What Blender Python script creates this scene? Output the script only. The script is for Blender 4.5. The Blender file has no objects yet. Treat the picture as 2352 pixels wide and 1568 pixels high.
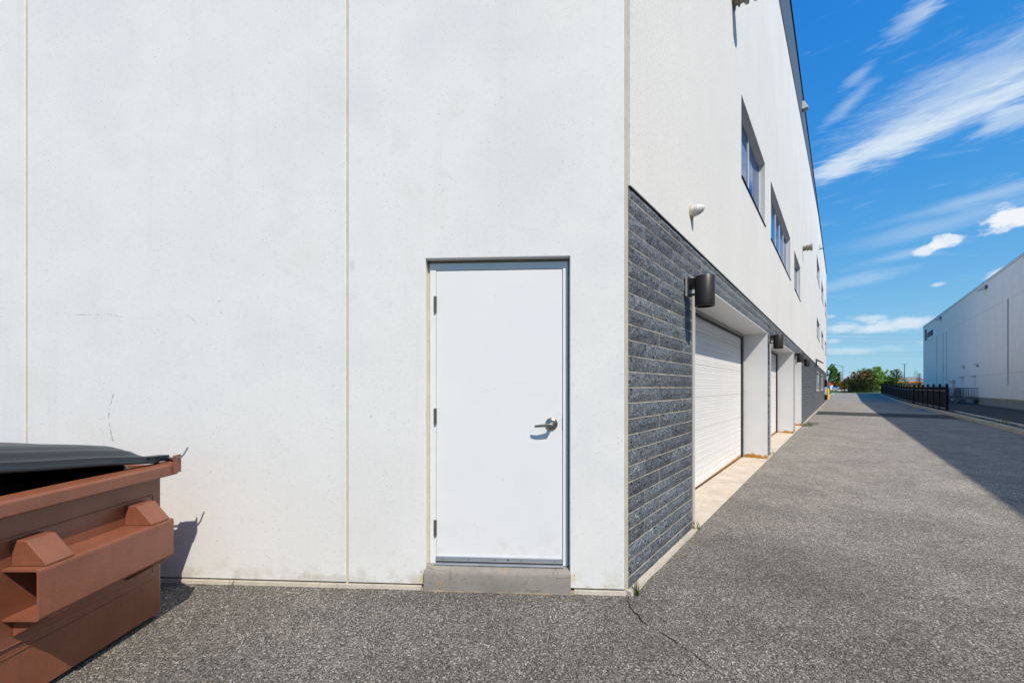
import bpy, bmesh, math, random
from mathutils import Vector, Matrix, noise
scene = bpy.context.scene
COL = scene.collection
R = math.radians
# ------------------------------------------------------------------ camera
EYE = 1.45
cd = bpy.data.cameras.new('camera'); cam = bpy.data.objects.new('camera', cd); COL.objects.link(cam)
cam.location = (0, 0, EYE); cam.rotation_euler = (R(90), R(0.0), 0)
cd.sensor_width = 36; cd.lens = 36*930/2352; cd.shift_y = 105/2352
cd.clip_start = .05; cd.clip_end = 6000
scene.camera = cam
# ------------------------------------------------------------------ light
SUN = Vector((.4934, -.9797, 1.35)).normalized()
EL = math.asin(SUN.z); ROT = math.atan2(SUN.x, SUN.y)
sd = bpy.data.lights.new('sun', 'SUN'); sd.energy = 3.2; sd.angle = R(.53); sd.color = (1, .90, .775)
so = bpy.data.objects.new('sun', sd); COL.objects.link(so); so.location = (20, -30, 60)
so.rotation_euler = SUN.to_track_quat('Z', 'Y').to_euler()
scene.view_settings.view_transform = 'Standard'
scene.view_settings.look = 'None'
scene.view_settings.exposure = 0.66
scene.view_settings.gamma = 1
scene.view_settings.use_curve_mapping = False

world = bpy.data.worlds.new('World'); scene.world = world; world.use_nodes = True
class NT:
    """tiny node helper"""
    def __init__(s, tree):
        s.t = tree; s.n = tree.nodes; s.l = tree.links
    def node(s, typ, **kw):
        n = s.n.new(typ)
        for k, v in kw.items(): setattr(n, k, v)
        return n
    def put(s, sock, v):
        if v is None: return
        if isinstance(v, bpy.types.NodeSocket): s.l.new(v, sock)
        else:
            if isinstance(v, (tuple, list)) and len(v) == 3 and sock.type == 'RGBA': v = (*v, 1)
            sock.default_value = v
    def m(s, op, a, b=None, c=None, clamp=False):
        n = s.node('ShaderNodeMath', operation=op, use_clamp=clamp)
        for i, v in enumerate((a, b, c)):
            if v is not None: s.put(n.inputs[i], v)
        return n.outputs[0]
    def mix(s, f, a, b, blend='MIX'):
        n = s.node('ShaderNodeMix', data_type='RGBA', blend_type=blend)
        s.put(n.inputs[0], f); s.put(n.inputs[6], a); s.put(n.inputs[7], b)
        return n.outputs[2]
    def noise(s, vec, scale, detail=3, rough=.5, dist=0):
        n = s.node('ShaderNodeTexNoise')
        s.put(n.inputs['Vector'], vec); n.inputs['Scale'].default_value = scale
        n.inputs['Detail'].default_value = detail; n.inputs['Roughness'].default_value = rough
        n.inputs['Distortion'].default_value = dist
        return n.outputs[0]
    def voro(s, vec, scale, rand=1, feature='F1'):
        n = s.node('ShaderNodeTexVoronoi', feature=feature)
        s.put(n.inputs['Vector'], vec); n.inputs['Scale'].default_value = scale
        n.inputs['Randomness'].default_value = rand
        return n
    def ramp(s, f, stops, interp='LINEAR'):
        n = s.node('ShaderNodeValToRGB'); s.put(n.inputs[0], f)
        cr = n.color_ramp; cr.interpolation = interp
        while len(cr.elements) > 1: cr.elements.remove(cr.elements[-1])
        for i, (p, c) in enumerate(stops):
            e = cr.elements[0] if i == 0 else cr.elements.new(p)
            e.position = p
            if not isinstance(c, (tuple, list)): c = (c, c, c)
            e.color = (*c, 1)
        return n.outputs[0]
    def scale(s, vec, v):
        n = s.node('ShaderNodeVectorMath', operation='MULTIPLY'); s.put(n.inputs[0], vec); n.inputs[1].default_value = v
        return n.outputs[0]
    def smooth(s, v, lo, hi, a=0, b=1):
        n = s.node('ShaderNodeMapRange', interpolation_type='SMOOTHSTEP')
        s.put(n.inputs[0], v); n.inputs[1].default_value = lo; n.inputs[2].default_value = hi
        n.inputs[3].default_value = a; n.inputs[4].default_value = b
        return n.outputs[0]

def build_world():
    t = NT(world.node_tree)
    bg = [n for n in t.n if n.type == 'BACKGROUND'][0]
    sky = t.node('ShaderNodeTexSky', sky_type='NISHITA', sun_disc=False)
    sky.sun_elevation = EL; sky.sun_rotation = ROT
    sky.air_density = 1.0; sky.dust_density = .25; sky.ozone_density = 1.6; sky.altitude = 180
    hs = t.node('ShaderNodeHueSaturation'); t.put(hs.inputs['Color'], sky.outputs[0])
    hs.inputs['Saturation'].default_value = 1.42; hs.inputs['Value'].default_value = 1.0
    # film-like shoulder per channel, so that the horizon does not burn out
    sc = t.node('ShaderNodeSeparateColor'); t.put(sc.inputs[0], hs.outputs[0]); cc = t.node('ShaderNodeCombineColor')
    for i, (g_, k_) in enumerate(((.82, .36), (1.27, .33), (3.8, .95))):
        t.put(cc.inputs[i], t.m('DIVIDE', t.m('MULTIPLY', sc.outputs[i], g_), t.m('ADD', 1, t.m('MULTIPLY', sc.outputs[i], k_))))
    col = cc.outputs[0]
    tc = t.node('ShaderNodeTexCoord').outputs['Generated']
    sep = t.node('ShaderNodeSeparateXYZ'); t.put(sep.inputs[0], tc)
    az = t.m('MULTIPLY', t.m('ARCTAN2', sep.outputs[0], sep.outputs[1]), 57.2958)
    el = t.m('MULTIPLY', t.m('ARCSINE', sep.outputs[2]), 57.2958)
    comb = t.node('ShaderNodeCombineXYZ'); t.put(comb.inputs[0], az); t.put(comb.inputs[1], el)
    ae = comb.outputs[0]
    # fibrous noise running with the wind, and rounder noise for the puffs
    rot = t.node('ShaderNodeMapping'); t.put(rot.inputs[0], ae)
    rot.inputs['Rotation'].default_value = (0, 0, R(-14)); rot.inputs['Scale'].default_value = (.16, .75, 1)
    fib = t.noise(rot.outputs[0], 1.0, 7, .6, .6)
    rot2 = t.node('ShaderNodeMapping'); t.put(rot2.inputs[0], ae)
    rot2.inputs['Rotation'].default_value = (0, 0, R(-20)); rot2.inputs['Scale'].default_value = (.42, 2.6, 1)
    fib2 = t.noise(rot2.outputs[0], 1.0, 7, .65, .9)
    fibc = t.m('ADD', t.m('MULTIPLY', t.m('SUBTRACT', fib, .5), .85), t.m('MULTIPLY', t.m('SUBTRACT', fib2, .5), .55))
    puff = t.noise(t.scale(ae, (1, 1.5, 1)), .42, 8, .6)
    puffc = t.m('SUBTRACT', puff, .5)
    def ell(a0, e0, ra, re, slope, noi, amp, strength, soft=1.0):
        dx = t.m('SUBTRACT', az, a0)
        dy = t.m('SUBTRACT', t.m('SUBTRACT', el, e0), t.m('MULTIPLY', dx, slope))
        r = t.m('SQRT', t.m('ADD', t.m('POWER', t.m('DIVIDE', dx, ra), 2), t.m('POWER', t.m('DIVIDE', dy, re), 2)))
        r = t.m('ADD', r, t.m('MULTIPLY', noi, amp))
        return t.m('MULTIPLY', t.smooth(r, 1.0, 1.0-soft), strength)
    cirrus = [(46.5, 24.2, 14.0, 2.0, .15, 1.3, .86, 1.0), (47.5, 26.0, 13, 4.0, .20, 1.5, .50, 1.0), (51.5, 22.8, 4.5, 1.2, .2, 2.0, .55, .8),
              (38.6, 22.8, 3.4, 1.5, .25, 1.5, .5, .9), (42, 23.6, 7, 1.2, .12, 1.2, .55, 1.0),
              (45, 33.0, 3.4, 1.5, .35, 1.7, .40, 1), (39.8, 28.3, 3.0, 1.1, .5, 1.5, .36, 1), (40.6, 30.3, 1.9, .8, .4, 1.5, .28, 1),
              (50.5, 17.1, 11, .9, .07, .9, .36, 1), (46.5, 15.4, 11, 1.3, .09, 1.0, .26, 1),
              (40, 11.3, 6, .9, .12, 1.6, .26, .95), (44, 13.2, 6, .7, .1, 1.6, .28, .95), (50, 34.5, 6, 1.3, .3, 3.0, .3, .9)]
    cumul = [(50.8, 14.9, 2.1, 1.15, 0, 2.5, .95, .45), (47.0, 13.7, 1.3, .75, .1, 3.0, .8, .5), (45.8, 13.3, 1.1, .7, .1, 2.3, .75, .5),
             (51.5, 10.2, 2.2, .7, .1, 2.0, .75, .6), (46.5, 9.9, .7, .28, .1, 1.6, .5, .8),
             (44, 6.4, 3.8, .95, .03, 2.2, .62, .7), (39.5, 6.6, 2.4, .8, .06, 2.2, .5, .7), (41.3, 7.3, 1.9, .5, 0, 2.0, .5, .7),
             (38, 7.8, .9, .3, 0, 1.4, .35, .8), (40, 3.9, 4.5, .55, 0, 2.0, .38, .9), (47, 4.4, 3, .5, 0, 2.0, .35, .9), (38.4, 5.1, .8, .4, 0, 1.5, .35, .8),
             (60, 13, 5, 1.6, 0, 2.2, .8, .6), (24, 9, 6, 1.3, 0, 2.2, .7, .7), (5, 7, 7, 1.2, 0, 2.2, .6, .7), (-30, 9, 7, 1.6, 0, 2.2, .7, .6), (80, 8, 8, 1.4, 0, 2.2, .7, .6)]
    inv = None
    for (a0, e0, ra, re, sl, amp, st, so_) in cirrus:
        v = t.m('SUBTRACT', 1, ell(a0, e0, ra, re, sl, fibc, amp, st, so_))
        inv = v if inv is None else t.m('MULTIPLY', inv, v)
    wisps = t.m('MULTIPLY', t.smooth(fib, .56, .8), .22)   # thin veil over all the sky
    inv = t.m('MULTIPLY', inv, t.m('SUBTRACT', 1, wisps))
    cir = t.m('SUBTRACT', 1, inv)
    inv2 = None
    for (a0, e0, ra, re, sl, amp, st, so_) in cumul:
        v = t.m('SUBTRACT', 1, ell(a0, e0, ra, re, sl, puffc, amp, st, so_))
        inv2 = v if inv2 is None else t.m('MULTIPLY', inv2, v)
    cum = t.m('SUBTRACT', 1, inv2)
    col = t.mix(cir, col, (3.1, 3.55, 3.95))
    col = t.mix(cum, col, (3.9, 4.0, 4.15))
    t.put(bg.inputs[0], col)
    bg.inputs[1].default_value = .15
build_world()

# ------------------------------------------------------------------ materials
def new_mat(name):
    m = bpy.data.materials.new(name); m.use_nodes = True
    t = NT(m.node_tree)
    b = [n for n in t.n if n.type == 'BSDF_PRINCIPLED'][0]
    pos = t.node('ShaderNodeNewGeometry').outputs['Position']
    return m, t, b, pos
def bump(t, b, h, strength=.3, dist=.01):
    n = t.node('ShaderNodeBump'); n.inputs['Strength'].default_value = strength; n.inputs['Distance'].default_value = dist
    t.put(n.inputs['Height'], h); t.l.new(n.outputs[0], b.inputs['Normal'])
def plain(name, col, rough=.6, metal=0, var=.12, nscale=12, bmp=.1, spec=.5):
    m, t, b, pos = new_mat(name)
    n = t.noise(pos, nscale, 5, .6)
    n2 = t.noise(pos, nscale*7, 3, .6)
    f = t.m('ADD', t.m('MULTIPLY', n, .6), t.m('MULTIPLY', n2, .4))
    lo = tuple(c*(1-var) for c in col); hi = tuple(min(1, c*(1+var)) for c in col)
    t.put(b.inputs['Base Color'], t.ramp(f, [(.3, lo), (.7, hi)]))
    t.put(b.inputs['Roughness'], t.m('ADD', t.m('MULTIPLY', n, .2), rough-.1))
    b.inputs['Metallic'].default_value = metal
    b.inputs['Specular IOR Level'].default_value = spec
    if bmp: bump(t, b, f, bmp, .004)
    return m

def mat_front():
    m, t, b, pos = new_mat('painted_precast')
    big = t.noise(pos, .9, 4, .55); mid = t.noise(pos, 3.2, 5, .6); fine = t.noise(pos, 45, 4, .7); grit = t.noise(pos, 220, 3, .7)
    base = t.ramp(big, [(.32, (.68, .69, .695)), (.5, (.74, .74, .72)), (.68, (.71, .71, .69))])
    base = t.mix(t.smooth(mid, .52, .76, 0, .22), base, (.60, .60, .565))
    drip = t.noise(t.scale(pos, (7, 7, .25)), 1.0, 5, .6)
    base = t.mix(t.smooth(drip, .55, .8, 0, .3), base, (.55, .545, .51))
    st = t.noise(pos, 1.7, 3, .5)
    base = t.mix(t.smooth(st, .56, .8, 0, .24), base, (.60, .57, .49))
    base = t.mix(t.smooth(fine, .52, .72, 0, .3), base, (.47, .475, .47))
    base = t.mix(t.smooth(grit, .52, .68, 0, .25), base, (.45, .45, .44))
    # sparse air holes in the concrete
    v = t.voro(pos, 42); rnd = t.node('ShaderNodeSeparateColor'); t.put(rnd.inputs[0], v.outputs['Color'])
    dens = t.smooth(t.noise(pos, 4, 2), .38, .62, .06, .34)
    rad = t.m('MULTIPLY', rnd.outputs[1], .17)
    hole = t.m('MULTIPLY', t.m('LESS_THAN', v.outputs['Distance'], rad), t.m('LESS_THAN', rnd.outputs[0], dens))
    v2 = t.voro(pos, 120); r2 = t.node('ShaderNodeSeparateColor'); t.put(r2.inputs[0], v2.outputs['Color'])
    hole2 = t.m('MULTIPLY', t.m('LESS_THAN', v2.outputs['Distance'], .22), t.m('LESS_THAN', r2.outputs[0], dens))
    base = t.mix(t.m('MULTIPLY', hole, .62), base, (.25, .25, .24))
    base = t.mix(t.m('MULTIPLY', hole2, .3), base, (.3, .3, .29))
    # splash dirt near the ground
    sp = t.node('ShaderNodeSeparateXYZ'); t.put(sp.inputs[0], pos)
    low = t.m('MULTIPLY', t.smooth(sp.outputs[2], .22, .0), t.smooth(t.noise(pos, 9, 4), .42, .66))
    base = t.mix(t.m('MULTIPLY', low, .6), base, (.42, .36, .26))
    def spot(cx, cz, rx, rz, amt, col):
        nonlocal base
        r_ = t.m('SQRT', t.m('ADD', t.m('POWER', t.m('DIVIDE', t.m('SUBTRACT', sp.outputs[0], cx), rx), 2), t.m('POWER', t.m('DIVIDE', t.m('SUBTRACT', sp.outputs[2], cz), rz), 2)))
        r_ = t.m('ADD', r_, t.m('MULTIPLY', t.m('SUBTRACT', t.noise(pos, 22, 4, .7), .5), 1.6))
        base = t.mix(t.smooth(r_, 1, .2, 0, amt), base, col)
    spot(-.63, .07, .06, .10, .6, (.55, .42, .16)); spot(-.655, .125, .008, .012, .9, (.2, .07, .02))
    spot(.43, .10, .035, .05, .45, (.55, .42, .16)); spot(.44, .125, .006, .010, .8, (.22, .08, .02))
    spot(-1.16, 2.33, .035, .06, .45, (.5, .49, .46)); spot(-1.3, .05, .5, .05, .35, (.4, .36, .28))
    t.put(b.inputs['Base Color'], base); b.inputs['Roughness'].default_value = .75
    b.inputs['Specular IOR Level'].default_value = .25
    h = t.m('SUBTRACT', t.m('ADD', t.m('MULTIPLY', fine, .4), t.m('MULTIPLY', grit, .3)), t.m('MULTIPLY', hole, .8))
    bump(t, b, h, .35, .003)
    return m
def mat_stucco():
    m, t, b, pos = new_mat('textured_coating')
    big = t.noise(pos, .7, 4, .55); gr = t.noise(pos, 120, 3, .8); gr2 = t.noise(pos, 55, 4, .75)
    streak = t.noise(t.scale(pos, (5, 5, .35)), 1.0, 4, .6)
    base = t.ramp(big, [(.3, (.70, .70, .68)), (.7, (.76, .76, .735))])
    base = t.mix(t.smooth(streak, .5, .8, 0, .16), base, (.55, .555, .55))
    base = t.mix(t.smooth(gr, .52, .7, 0, .42), base, (.34, .34, .33))
    base = t.mix(t.smooth(gr2, .5, .66, 0, .38), base, (.38, .38, .37))
    t.put(b.inputs['Base Color'], base); b.inputs['Roughness'].default_value = .85
    b.inputs['Specular IOR Level'].default_value = .2
    bump(t, b, t.m('ADD', gr, t.m('MULTIPLY', gr2, .8)), .45, .004)
    return m
def mat_stone():
    m, t, b, pos = new_mat('split_face_stone')
    oi = t.node('ShaderNodeObjectInfo').outputs['Random']
    g1 = t.noise(pos, 95, 5, .85); g2 = t.noise(pos, 38, 4, .7); g3 = t.noise(pos, 9, 3, .6)
    base = t.ramp(t.m('ADD', t.m('MULTIPLY', g1, .7), t.m('MULTIPLY', g2, .3)),
                  [(.37, (.012, .017, .024)), (.46, (.052, .064, .078)), (.54, (.13, .152, .176)), (.63, (.42, .45, .48))])
    v = t.voro(t.scale(pos, (1, 1, 2.7)), 11); r = t.node('ShaderNodeSeparateColor'); t.put(r.inputs[0], v.outputs['Color'])
    wob = t.m('ADD', v.outputs['Distance'], t.m('MULTIPLY', t.m('SUBTRACT', g2, .5), .8))
    pit = t.m('MULTIPLY', t.m('LESS_THAN', wob, .20), t.m('LESS_THAN', r.outputs[0], .55))
    base = t.mix(t.m('MULTIPLY', pit, .85), base, (.008, .01, .012))
    tone = t.m('ADD', t.m('MULTIPLY', oi, .5), t.m('MULTIPLY', g3, .6))
    hs = t.node('ShaderNodeHueSaturation'); t.put(hs.inputs['Color'], base)
    t.put(hs.inputs['Value'], t.smooth(tone, .2, .95, .85, 1.6)); hs.inputs['Saturation'].default_value = .95
    t.put(b.inputs['Base Color'], hs.outputs[0]); b.inputs['Roughness'].default_value = .8
    b.inputs['Specular IOR Level'].default_value = .35
    h = t.m('SUBTRACT', t.m('ADD', t.m('MULTIPLY', g2, .9), t.m('MULTIPLY', g1, .35)), t.m('MULTIPLY', pit, .8))
    bump(t, b, h, 1.0, .016)
    return m
def mat_asphalt(name, dark=1.0, speck=1.0, tint=(1, 1, 1), sheen_and_oil=False):
    m, t, b, pos = new_mat(name)
    def c(v, w=(1, 1, 1)): return tuple(v*dark*a*k for a, k in zip(w, tint))
    warp = t.node('ShaderNodeVectorMath', operation='ADD')
    nz = t.node('ShaderNodeTexNoise'); t.put(nz.inputs['Vector'], pos); nz.inputs['Scale'].default_value = 60
    sc = t.node('ShaderNodeVectorMath', operation='SCALE'); t.put(sc.inputs[0], nz.outputs['Color']); sc.inputs['Scale'].default_value = .012
    t.put(warp.inputs[0], pos); t.put(warp.inputs[1], sc.outputs[0])
    v1 = t.voro(warp.outputs[0], 88); r1 = t.node('ShaderNodeSeparateColor'); t.put(r1.inputs[0], v1.outputs['Color'])
    v2 = t.voro(warp.outputs[0], 190); r2 = t.node('ShaderNodeSeparateColor'); t.put(r2.inputs[0], v2.outputs['Color'])
    n1 = t.noise(pos, 1.1, 5, .6); n2 = t.noise(pos, 6, 4, .6)
    matrix = t.ramp(r2.outputs[0], [(0, c(.022)), (.35, c(.07, (1, .97, .93))), (.7, c(.16, (1, .97, .91))), (1, c(.34, (1, .97, .9)))])
    stone = t.ramp(r1.outputs[0], [(0, c(.10, (1, .93, .85))), (.4, c(.23, (1, .95, .86))), (.75, c(.34, (1, .97, .9))), (.9, c(.44, (1, .98, .94))), (1, c(.58))])
    sel = t.m('MULTIPLY', t.m('GREATER_THAN', r1.outputs[1], .58), t.m('LESS_THAN', v1.outputs['Distance'], .5))
    base = t.mix(t.m('MULTIPLY', sel, .85*speck), matrix, stone)
    edge = t.smooth(v2.outputs['Distance'], .35, .75, 0, .45)
    base = t.mix(edge, base, c(.04))
    hs = t.node('ShaderNodeHueSaturation'); t.put(hs.inputs['Color'], base)
    val = t.m('MULTIPLY', t.smooth(n1, .3, .7, .86, 1.14), t.smooth(n2, .3, .7, .9, 1.1))
    if sheen_and_oil:
        # grazing sheen painted in: lane lighter with distance, corner by the door darker
        sx = t.node('ShaderNodeSeparateXYZ'); t.put(sx.inputs[0], pos)
        along = t.m('ADD', t.m('MULTIPLY', t.m('SUBTRACT', sx.outputs[0], .803), .6303), t.m('MULTIPLY', t.m('SUBTRACT', sx.outputs[1], 2.829), .7764))
        along = t.m('ADD', along, t.m('MULTIPLY', t.m('SUBTRACT', n1, .5), 3))
        val = t.m('MULTIPLY', val, t.smooth(along, -2, 7, .70, 1.24))
        oil = t.smooth(t.noise(t.scale(pos, (.8, .8, .8)), 1.0, 4, .65), .62, .74)
        val = t.m('MULTIPLY', val, t.m('SUBTRACT', 1, t.m('MULTIPLY', oil, .22)))
    t.put(hs.inputs['Value'], val)
    t.put(b.inputs['Base Color'], hs.outputs[0]); b.inputs['Roughness'].default_value = .85
    b.inputs['Specular IOR Level'].default_value = .3
    h = t.m('SUBTRACT', t.m('MULTIPLY', sel, .5), t.m('ADD', v2.outputs['Distance'], t.m('MULTIPLY', v1.outputs['Distance'], .5)))
    bump(t, b, h, .75, .006)
    return m
def mat_concrete(name, col, rust=False, dirt=.4, scale=1):
    m, t, b, pos = new_mat(name)
    n1 = t.noise(pos, 3*scale, 5, .6); n2 = t.noise(pos, 24*scale, 4, .65); n3 = t.noise(pos, 160, 3, .7)
    lo = tuple(c*.78 for c in col); hi = tuple(c*1.15 for c in col)
    base = t.ramp(t.m('ADD', t.m('MULTIPLY', n1, .6), t.m('MULTIPLY', n2, .4)), [(.35, lo), (.65, hi)])
    base = t.mix(t.smooth(n2, .52, .7, 0, dirt), base, tuple(c*.55 for c in col))
    base = t.mix(t.smooth(n3, .55, .7, 0, .35), base, tuple(c*.6 for c in col))
    # hairline crazing
    w = t.voro(t.mix(.06, pos, nz_vec(t, pos)), 7*scale, 1, 'DISTANCE_TO_EDGE')
    cr = t.m('MULTIPLY', t.m('LESS_THAN', w.outputs['Distance'], .018), t.smooth(t.noise(pos, 5), .5, .6))
    base = t.mix(t.m('MULTIPLY', cr, .5), base, tuple(c*.4 for c in col))
    if rust:
        rr = t.smooth(t.noise(pos, 7, 5, .7), .58, .7)
        base = t.mix(t.m('MULTIPLY', rr, .35), base, (.5, .3, .14))
    t.put(b.inputs['Base Color'], base); b.inputs['Roughness'].default_value = .85
    b.inputs['Specular IOR Level'].default_value = .25
    bump(t, b, t.m('ADD', n2, t.m('MULTIPLY', n3, .5)), .4, .006)
    return m
def nz_vec(t, pos):
    n = t.node('ShaderNodeTexNoise'); t.put(n.inputs['Vector'], pos); n.inputs['Scale'].default_value = 9; n.inputs['Detail'].default_value = 4
    return n.outputs['Color']
def mat_dumpster():
    m, t, b, pos = new_mat('brown_dumpster_paint')
    n1 = t.noise(pos, 5, 5, .65); n2 = t.noise(pos, 40, 4, .7); dr = t.noise(t.scale(pos, (22, 22, 1.6)), 1.0, 4, .6)
    base = t.ramp(n1, [(.3, (.195, .070, .038)), (.7, (.25, .094, .056))])
    base = t.mix(t.smooth(dr, .52, .75, 0, .45), base, (.15, .06, .04))
    base = t.mix(t.smooth(n2, .62, .74, 0, .5), base, (.27, .13, .09))
    rust = t.smooth(t.noise(pos, 3.2, 6, .72), .585, .68)
    sp = t.node('ShaderNodeSeparateXYZ'); t.put(sp.inputs[0], pos)
    low = t.smooth(sp.outputs[2], .75, .1, .25, 1)
    rust = t.m('MULTIPLY', rust, low)
    base = t.mix(t.m('MULTIPLY', rust, .6), base, (.2, .06, .012))
    base = t.mix(t.smooth(t.noise(pos, 90, 3, .6), .66, .72, 0, .5), base, (.05, .02, .015))
    t.put(b.inputs['Base Color'], base)
    t.put(b.inputs['Roughness'], t.m('ADD', .22, t.m('ADD', t.m('MULTIPLY', n2, .2), t.m('MULTIPLY', rust, .3))))
    b.inputs['Specular IOR Level'].default_value = .5
    bump(t, b, t.m('ADD', t.noise(pos, 60, 4, .6), t.m('MULTIPLY', n1, .8)), .28, .004)
    return m
def mat_jamb():
    """white painted steel with orange rust breaking out at its foot"""
    m, t, b, pos = new_mat('white_steel_rusted_foot')
    sp = t.node('ShaderNodeSeparateXYZ'); t.put(sp.inputs[0], pos)
    n = t.noise(pos, 12, 6, .7); n1 = t.noise(pos, 2, 3)
    base = t.ramp(n1, [(.3, (.74, .745, .75)), (.7, (.78, .78, .78))])
    k = t.m('ADD', sp.outputs[2], t.m('MULTIPLY', t.m('SUBTRACT', n, .5), -.42))
    rust = t.smooth(k, .085, .05)
    base = t.mix(t.smooth(k, .16, .04, 0, .35), base, (.62, .48, .28))
    base = t.mix(rust, base, t.ramp(t.noise(pos, 50, 4), [(.35, (.12, .045, .01)), (.5, (.5, .21, .02)), (.65, (.65, .38, .07))]))
    t.put(b.inputs['Base Color'], base); b.inputs['Roughness'].default_value = .5
    bump(t, b, t.m('MULTIPLY', rust, n), .5, .004)
    return m
def mat_leaf(name, cols, rough=.6):
    m, t, b, pos = new_mat(name)
    n = t.noise(pos, .9, 3, .6); n2 = t.noise(pos, 6, 3, .6)
    f = t.m('ADD', t.m('MULTIPLY', n, .55), t.m('MULTIPLY', n2, .45))
    k = len(cols)
    t.put(b.inputs['Base Color'], t.ramp(f, [(.32+.36*i/(k-1), c) for i, c in enumerate(cols)]))
    b.inputs['Roughness'].default_value = rough
    b.inputs['Specular IOR Level'].default_value = .3
    tr = t.node('ShaderNodeBsdfTranslucent'); t.l.new(b.inputs['Base Color'].links[0].from_socket, tr.inputs[0])
    mx = t.node('ShaderNodeMixShader'); mx.inputs[0].default_value = .25
    out = [x for x in t.n if x.type == 'OUTPUT_MATERIAL'][0]
    t.l.new(b.outputs[0], mx.inputs[1]); t.l.new(tr.outputs[0], mx.inputs[2]); t.l.new(mx.outputs[0], out.inputs[0])
    return m
M = {}
M['front'] = mat_front(); M['stucco'] = mat_stucco(); M['stone'] = mat_stone()
M['asphalt'] = mat_asphalt('asphalt_painted_sheen', 1.6, 1.0, (1, .955, .885), True)
M['asphalt_patch'] = mat_asphalt('fresh_asphalt_patch', .42, .5)
M['asphalt_lot'] = mat_asphalt('dark_asphalt_lot', .5, .35)
M['sill'] = mat_concrete('weathered_sill_concrete', (.27, .25, .22), rust=True, dirt=.45)
M['footing'] = mat_concrete('pale_footing_concrete', (.50, .46, .39), dirt=.3)
M['apron'] = mat_concrete('cream_apron_concrete', (.56, .49, .40), rust=True, dirt=.15)
M['kerb'] = mat_concrete('kerb_concrete', (.42, .38, .29), dirt=.5)
M['kerb_pale'] = mat_concrete('pale_kerb_concrete', (.42, .41, .37), dirt=.4)
M['band'] = mat_concrete('grey_base_concrete', (.33, .33, .32), dirt=.5, scale=.5)
M['farwall'] = plain('pale_precast', (.86, .825, .765), .85, 0, .07, 1.3, .05, .2)
M['caulk'] = plain('beige_sealant', (.56, .50, .39), .6, 0, .15, 8)
M['caulk_dark'] = plain('grimy_sealant', (.22, .18, .125), .8, 0, .3, 20)
M['grey_sealant'] = plain('grey_sealant', (.24, .225, .19), .8, 0, .15, 12)
M['mortar'] = plain('cream_mortar', (.56, .50, .39), .9, 0, .25, 30, .3)
M['door'] = plain('white_door_paint', (.74, .745, .745), .42, 0, .018, 2, .02)
def mat_door():
    m, t, b, pos = new_mat('white_door_paint')
    n = t.noise(pos, 2, 4, .6); n2 = t.noise(pos, 9, 5, .65)
    base = t.ramp(n, [(.3, (.72, .73, .74)), (.7, (.76, .762, .758))])
    v = t.voro(pos, 16); r = t.node('ShaderNodeSeparateColor'); t.put(r.inputs[0], v.outputs['Color'])
    sp = t.m('MULTIPLY', t.m('LESS_THAN', v.outputs['Distance'], .045), t.m('LESS_THAN', r.outputs[0], .16))
    base = t.mix(t.m('MULTIPLY', sp, .7), base, (.2, .2, .2))
    xyz = t.node('ShaderNodeSeparateXYZ'); t.put(xyz.inputs[0], pos)
    def near(cx, cz, rx, rz):
        return t.smooth(t.m('SQRT', t.m('ADD', t.m('POWER', t.m('DIVIDE', t.m('SUBTRACT', xyz.outputs[0], cx), rx), 2), t.m('POWER', t.m('DIVIDE', t.m('SUBTRACT', xyz.outputs[2], cz), rz), 2))), 1, .2)
    grime = t.m('MULTIPLY', near(.30, 1.22, .13, .22), t.smooth(n2, .42, .66))
    base = t.mix(t.m('MULTIPLY', grime, .16), base, (.45, .42, .36))
    foot = t.m('MULTIPLY', t.smooth(xyz.outputs[2], .55, .2), t.smooth(n2, .45, .68))
    base = t.mix(t.m('MULTIPLY', foot, .22), base, (.45, .42, .37))
    t.put(b.inputs['Base Color'], base); b.inputs['Roughness'].default_value = .4
    bump(t, b, t.m('ADD', n, t.m('MULTIPLY', n2, .2)), .12, .006)
    return m
M['door'] = mat_door()
M['frame'] = plain('white_frame_paint', (.72, .725, .73), .45, 0, .04, 3, .04)
M['jamb'] = mat_jamb()
M['greysteel'] = plain('grey_steel_track', (.32, .33, .34), .45, .5, .15, 10)
M['alu'] = plain('brushed_aluminium', (.52, .56, .60), .35, .7, .06, 10)
M['windowframe'] = plain('silver_window_frame', (.62, .66, .69), .35, .1, .05, 6)
M['hinge'] = plain('dull_steel_hinge', (.2, .19, .17), .4, .8, .2, 40)
M['satin'] = plain('satin_nickel', (.36, .33, .28), .3, 1.0, .12, 30)
M['zinc'] = plain('zinc_plated_rod', (.55, .62, .66), .28, .9, .05, 30)
M['rubber'] = plain('black_rubber', (.012, .012, .013), .6, 0, .2, 20)
M['bronze'] = plain('bronze_lamp_paint', (.022, .017, .015), .42, 0, .12, 25)
M['galv'] = plain('galvanised_plate', (.36, .35, .34), .6, .3, .15, 30)
M['pvc'] = plain('white_weathered_plastic', (.60, .59, .56), .5, 0, .12, 30)
M['yellowed'] = plain('yellowed_sealant', (.52, .42, .22), .7, 0, .1, 30)
M['duct'] = plain('weathered_tin_duct', (.30, .27, .21), .55, .4, .45, 30, .3)
M['dark_grey'] = plain('dark_grey_finish', (.105, .12, .135), .5, .2, .05, 3)
M['blackmetal'] = plain('black_metal', (.007, .0075, .009), .6, 0, .2, 12, .1, .15)
M['railgrey'] = plain('grey_fence_rail', (.16, .16, .165), .6, .1, .2, 8)
M['fencepanel'] = plain('black_fence_sheet', (.011, .012, .013), .8, 0, .8, 1.4, .1, .06)
M['lid'] = plain('slate_plastic_lid', (.011, .018, .025), .34, 0, .15, 14, .15, .28)
M['bag'] = plain('black_bin_bag', (.006, .006, .007), .22, 0, .2, 18, .9)
M['dumpster'] = mat_dumpster()
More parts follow.
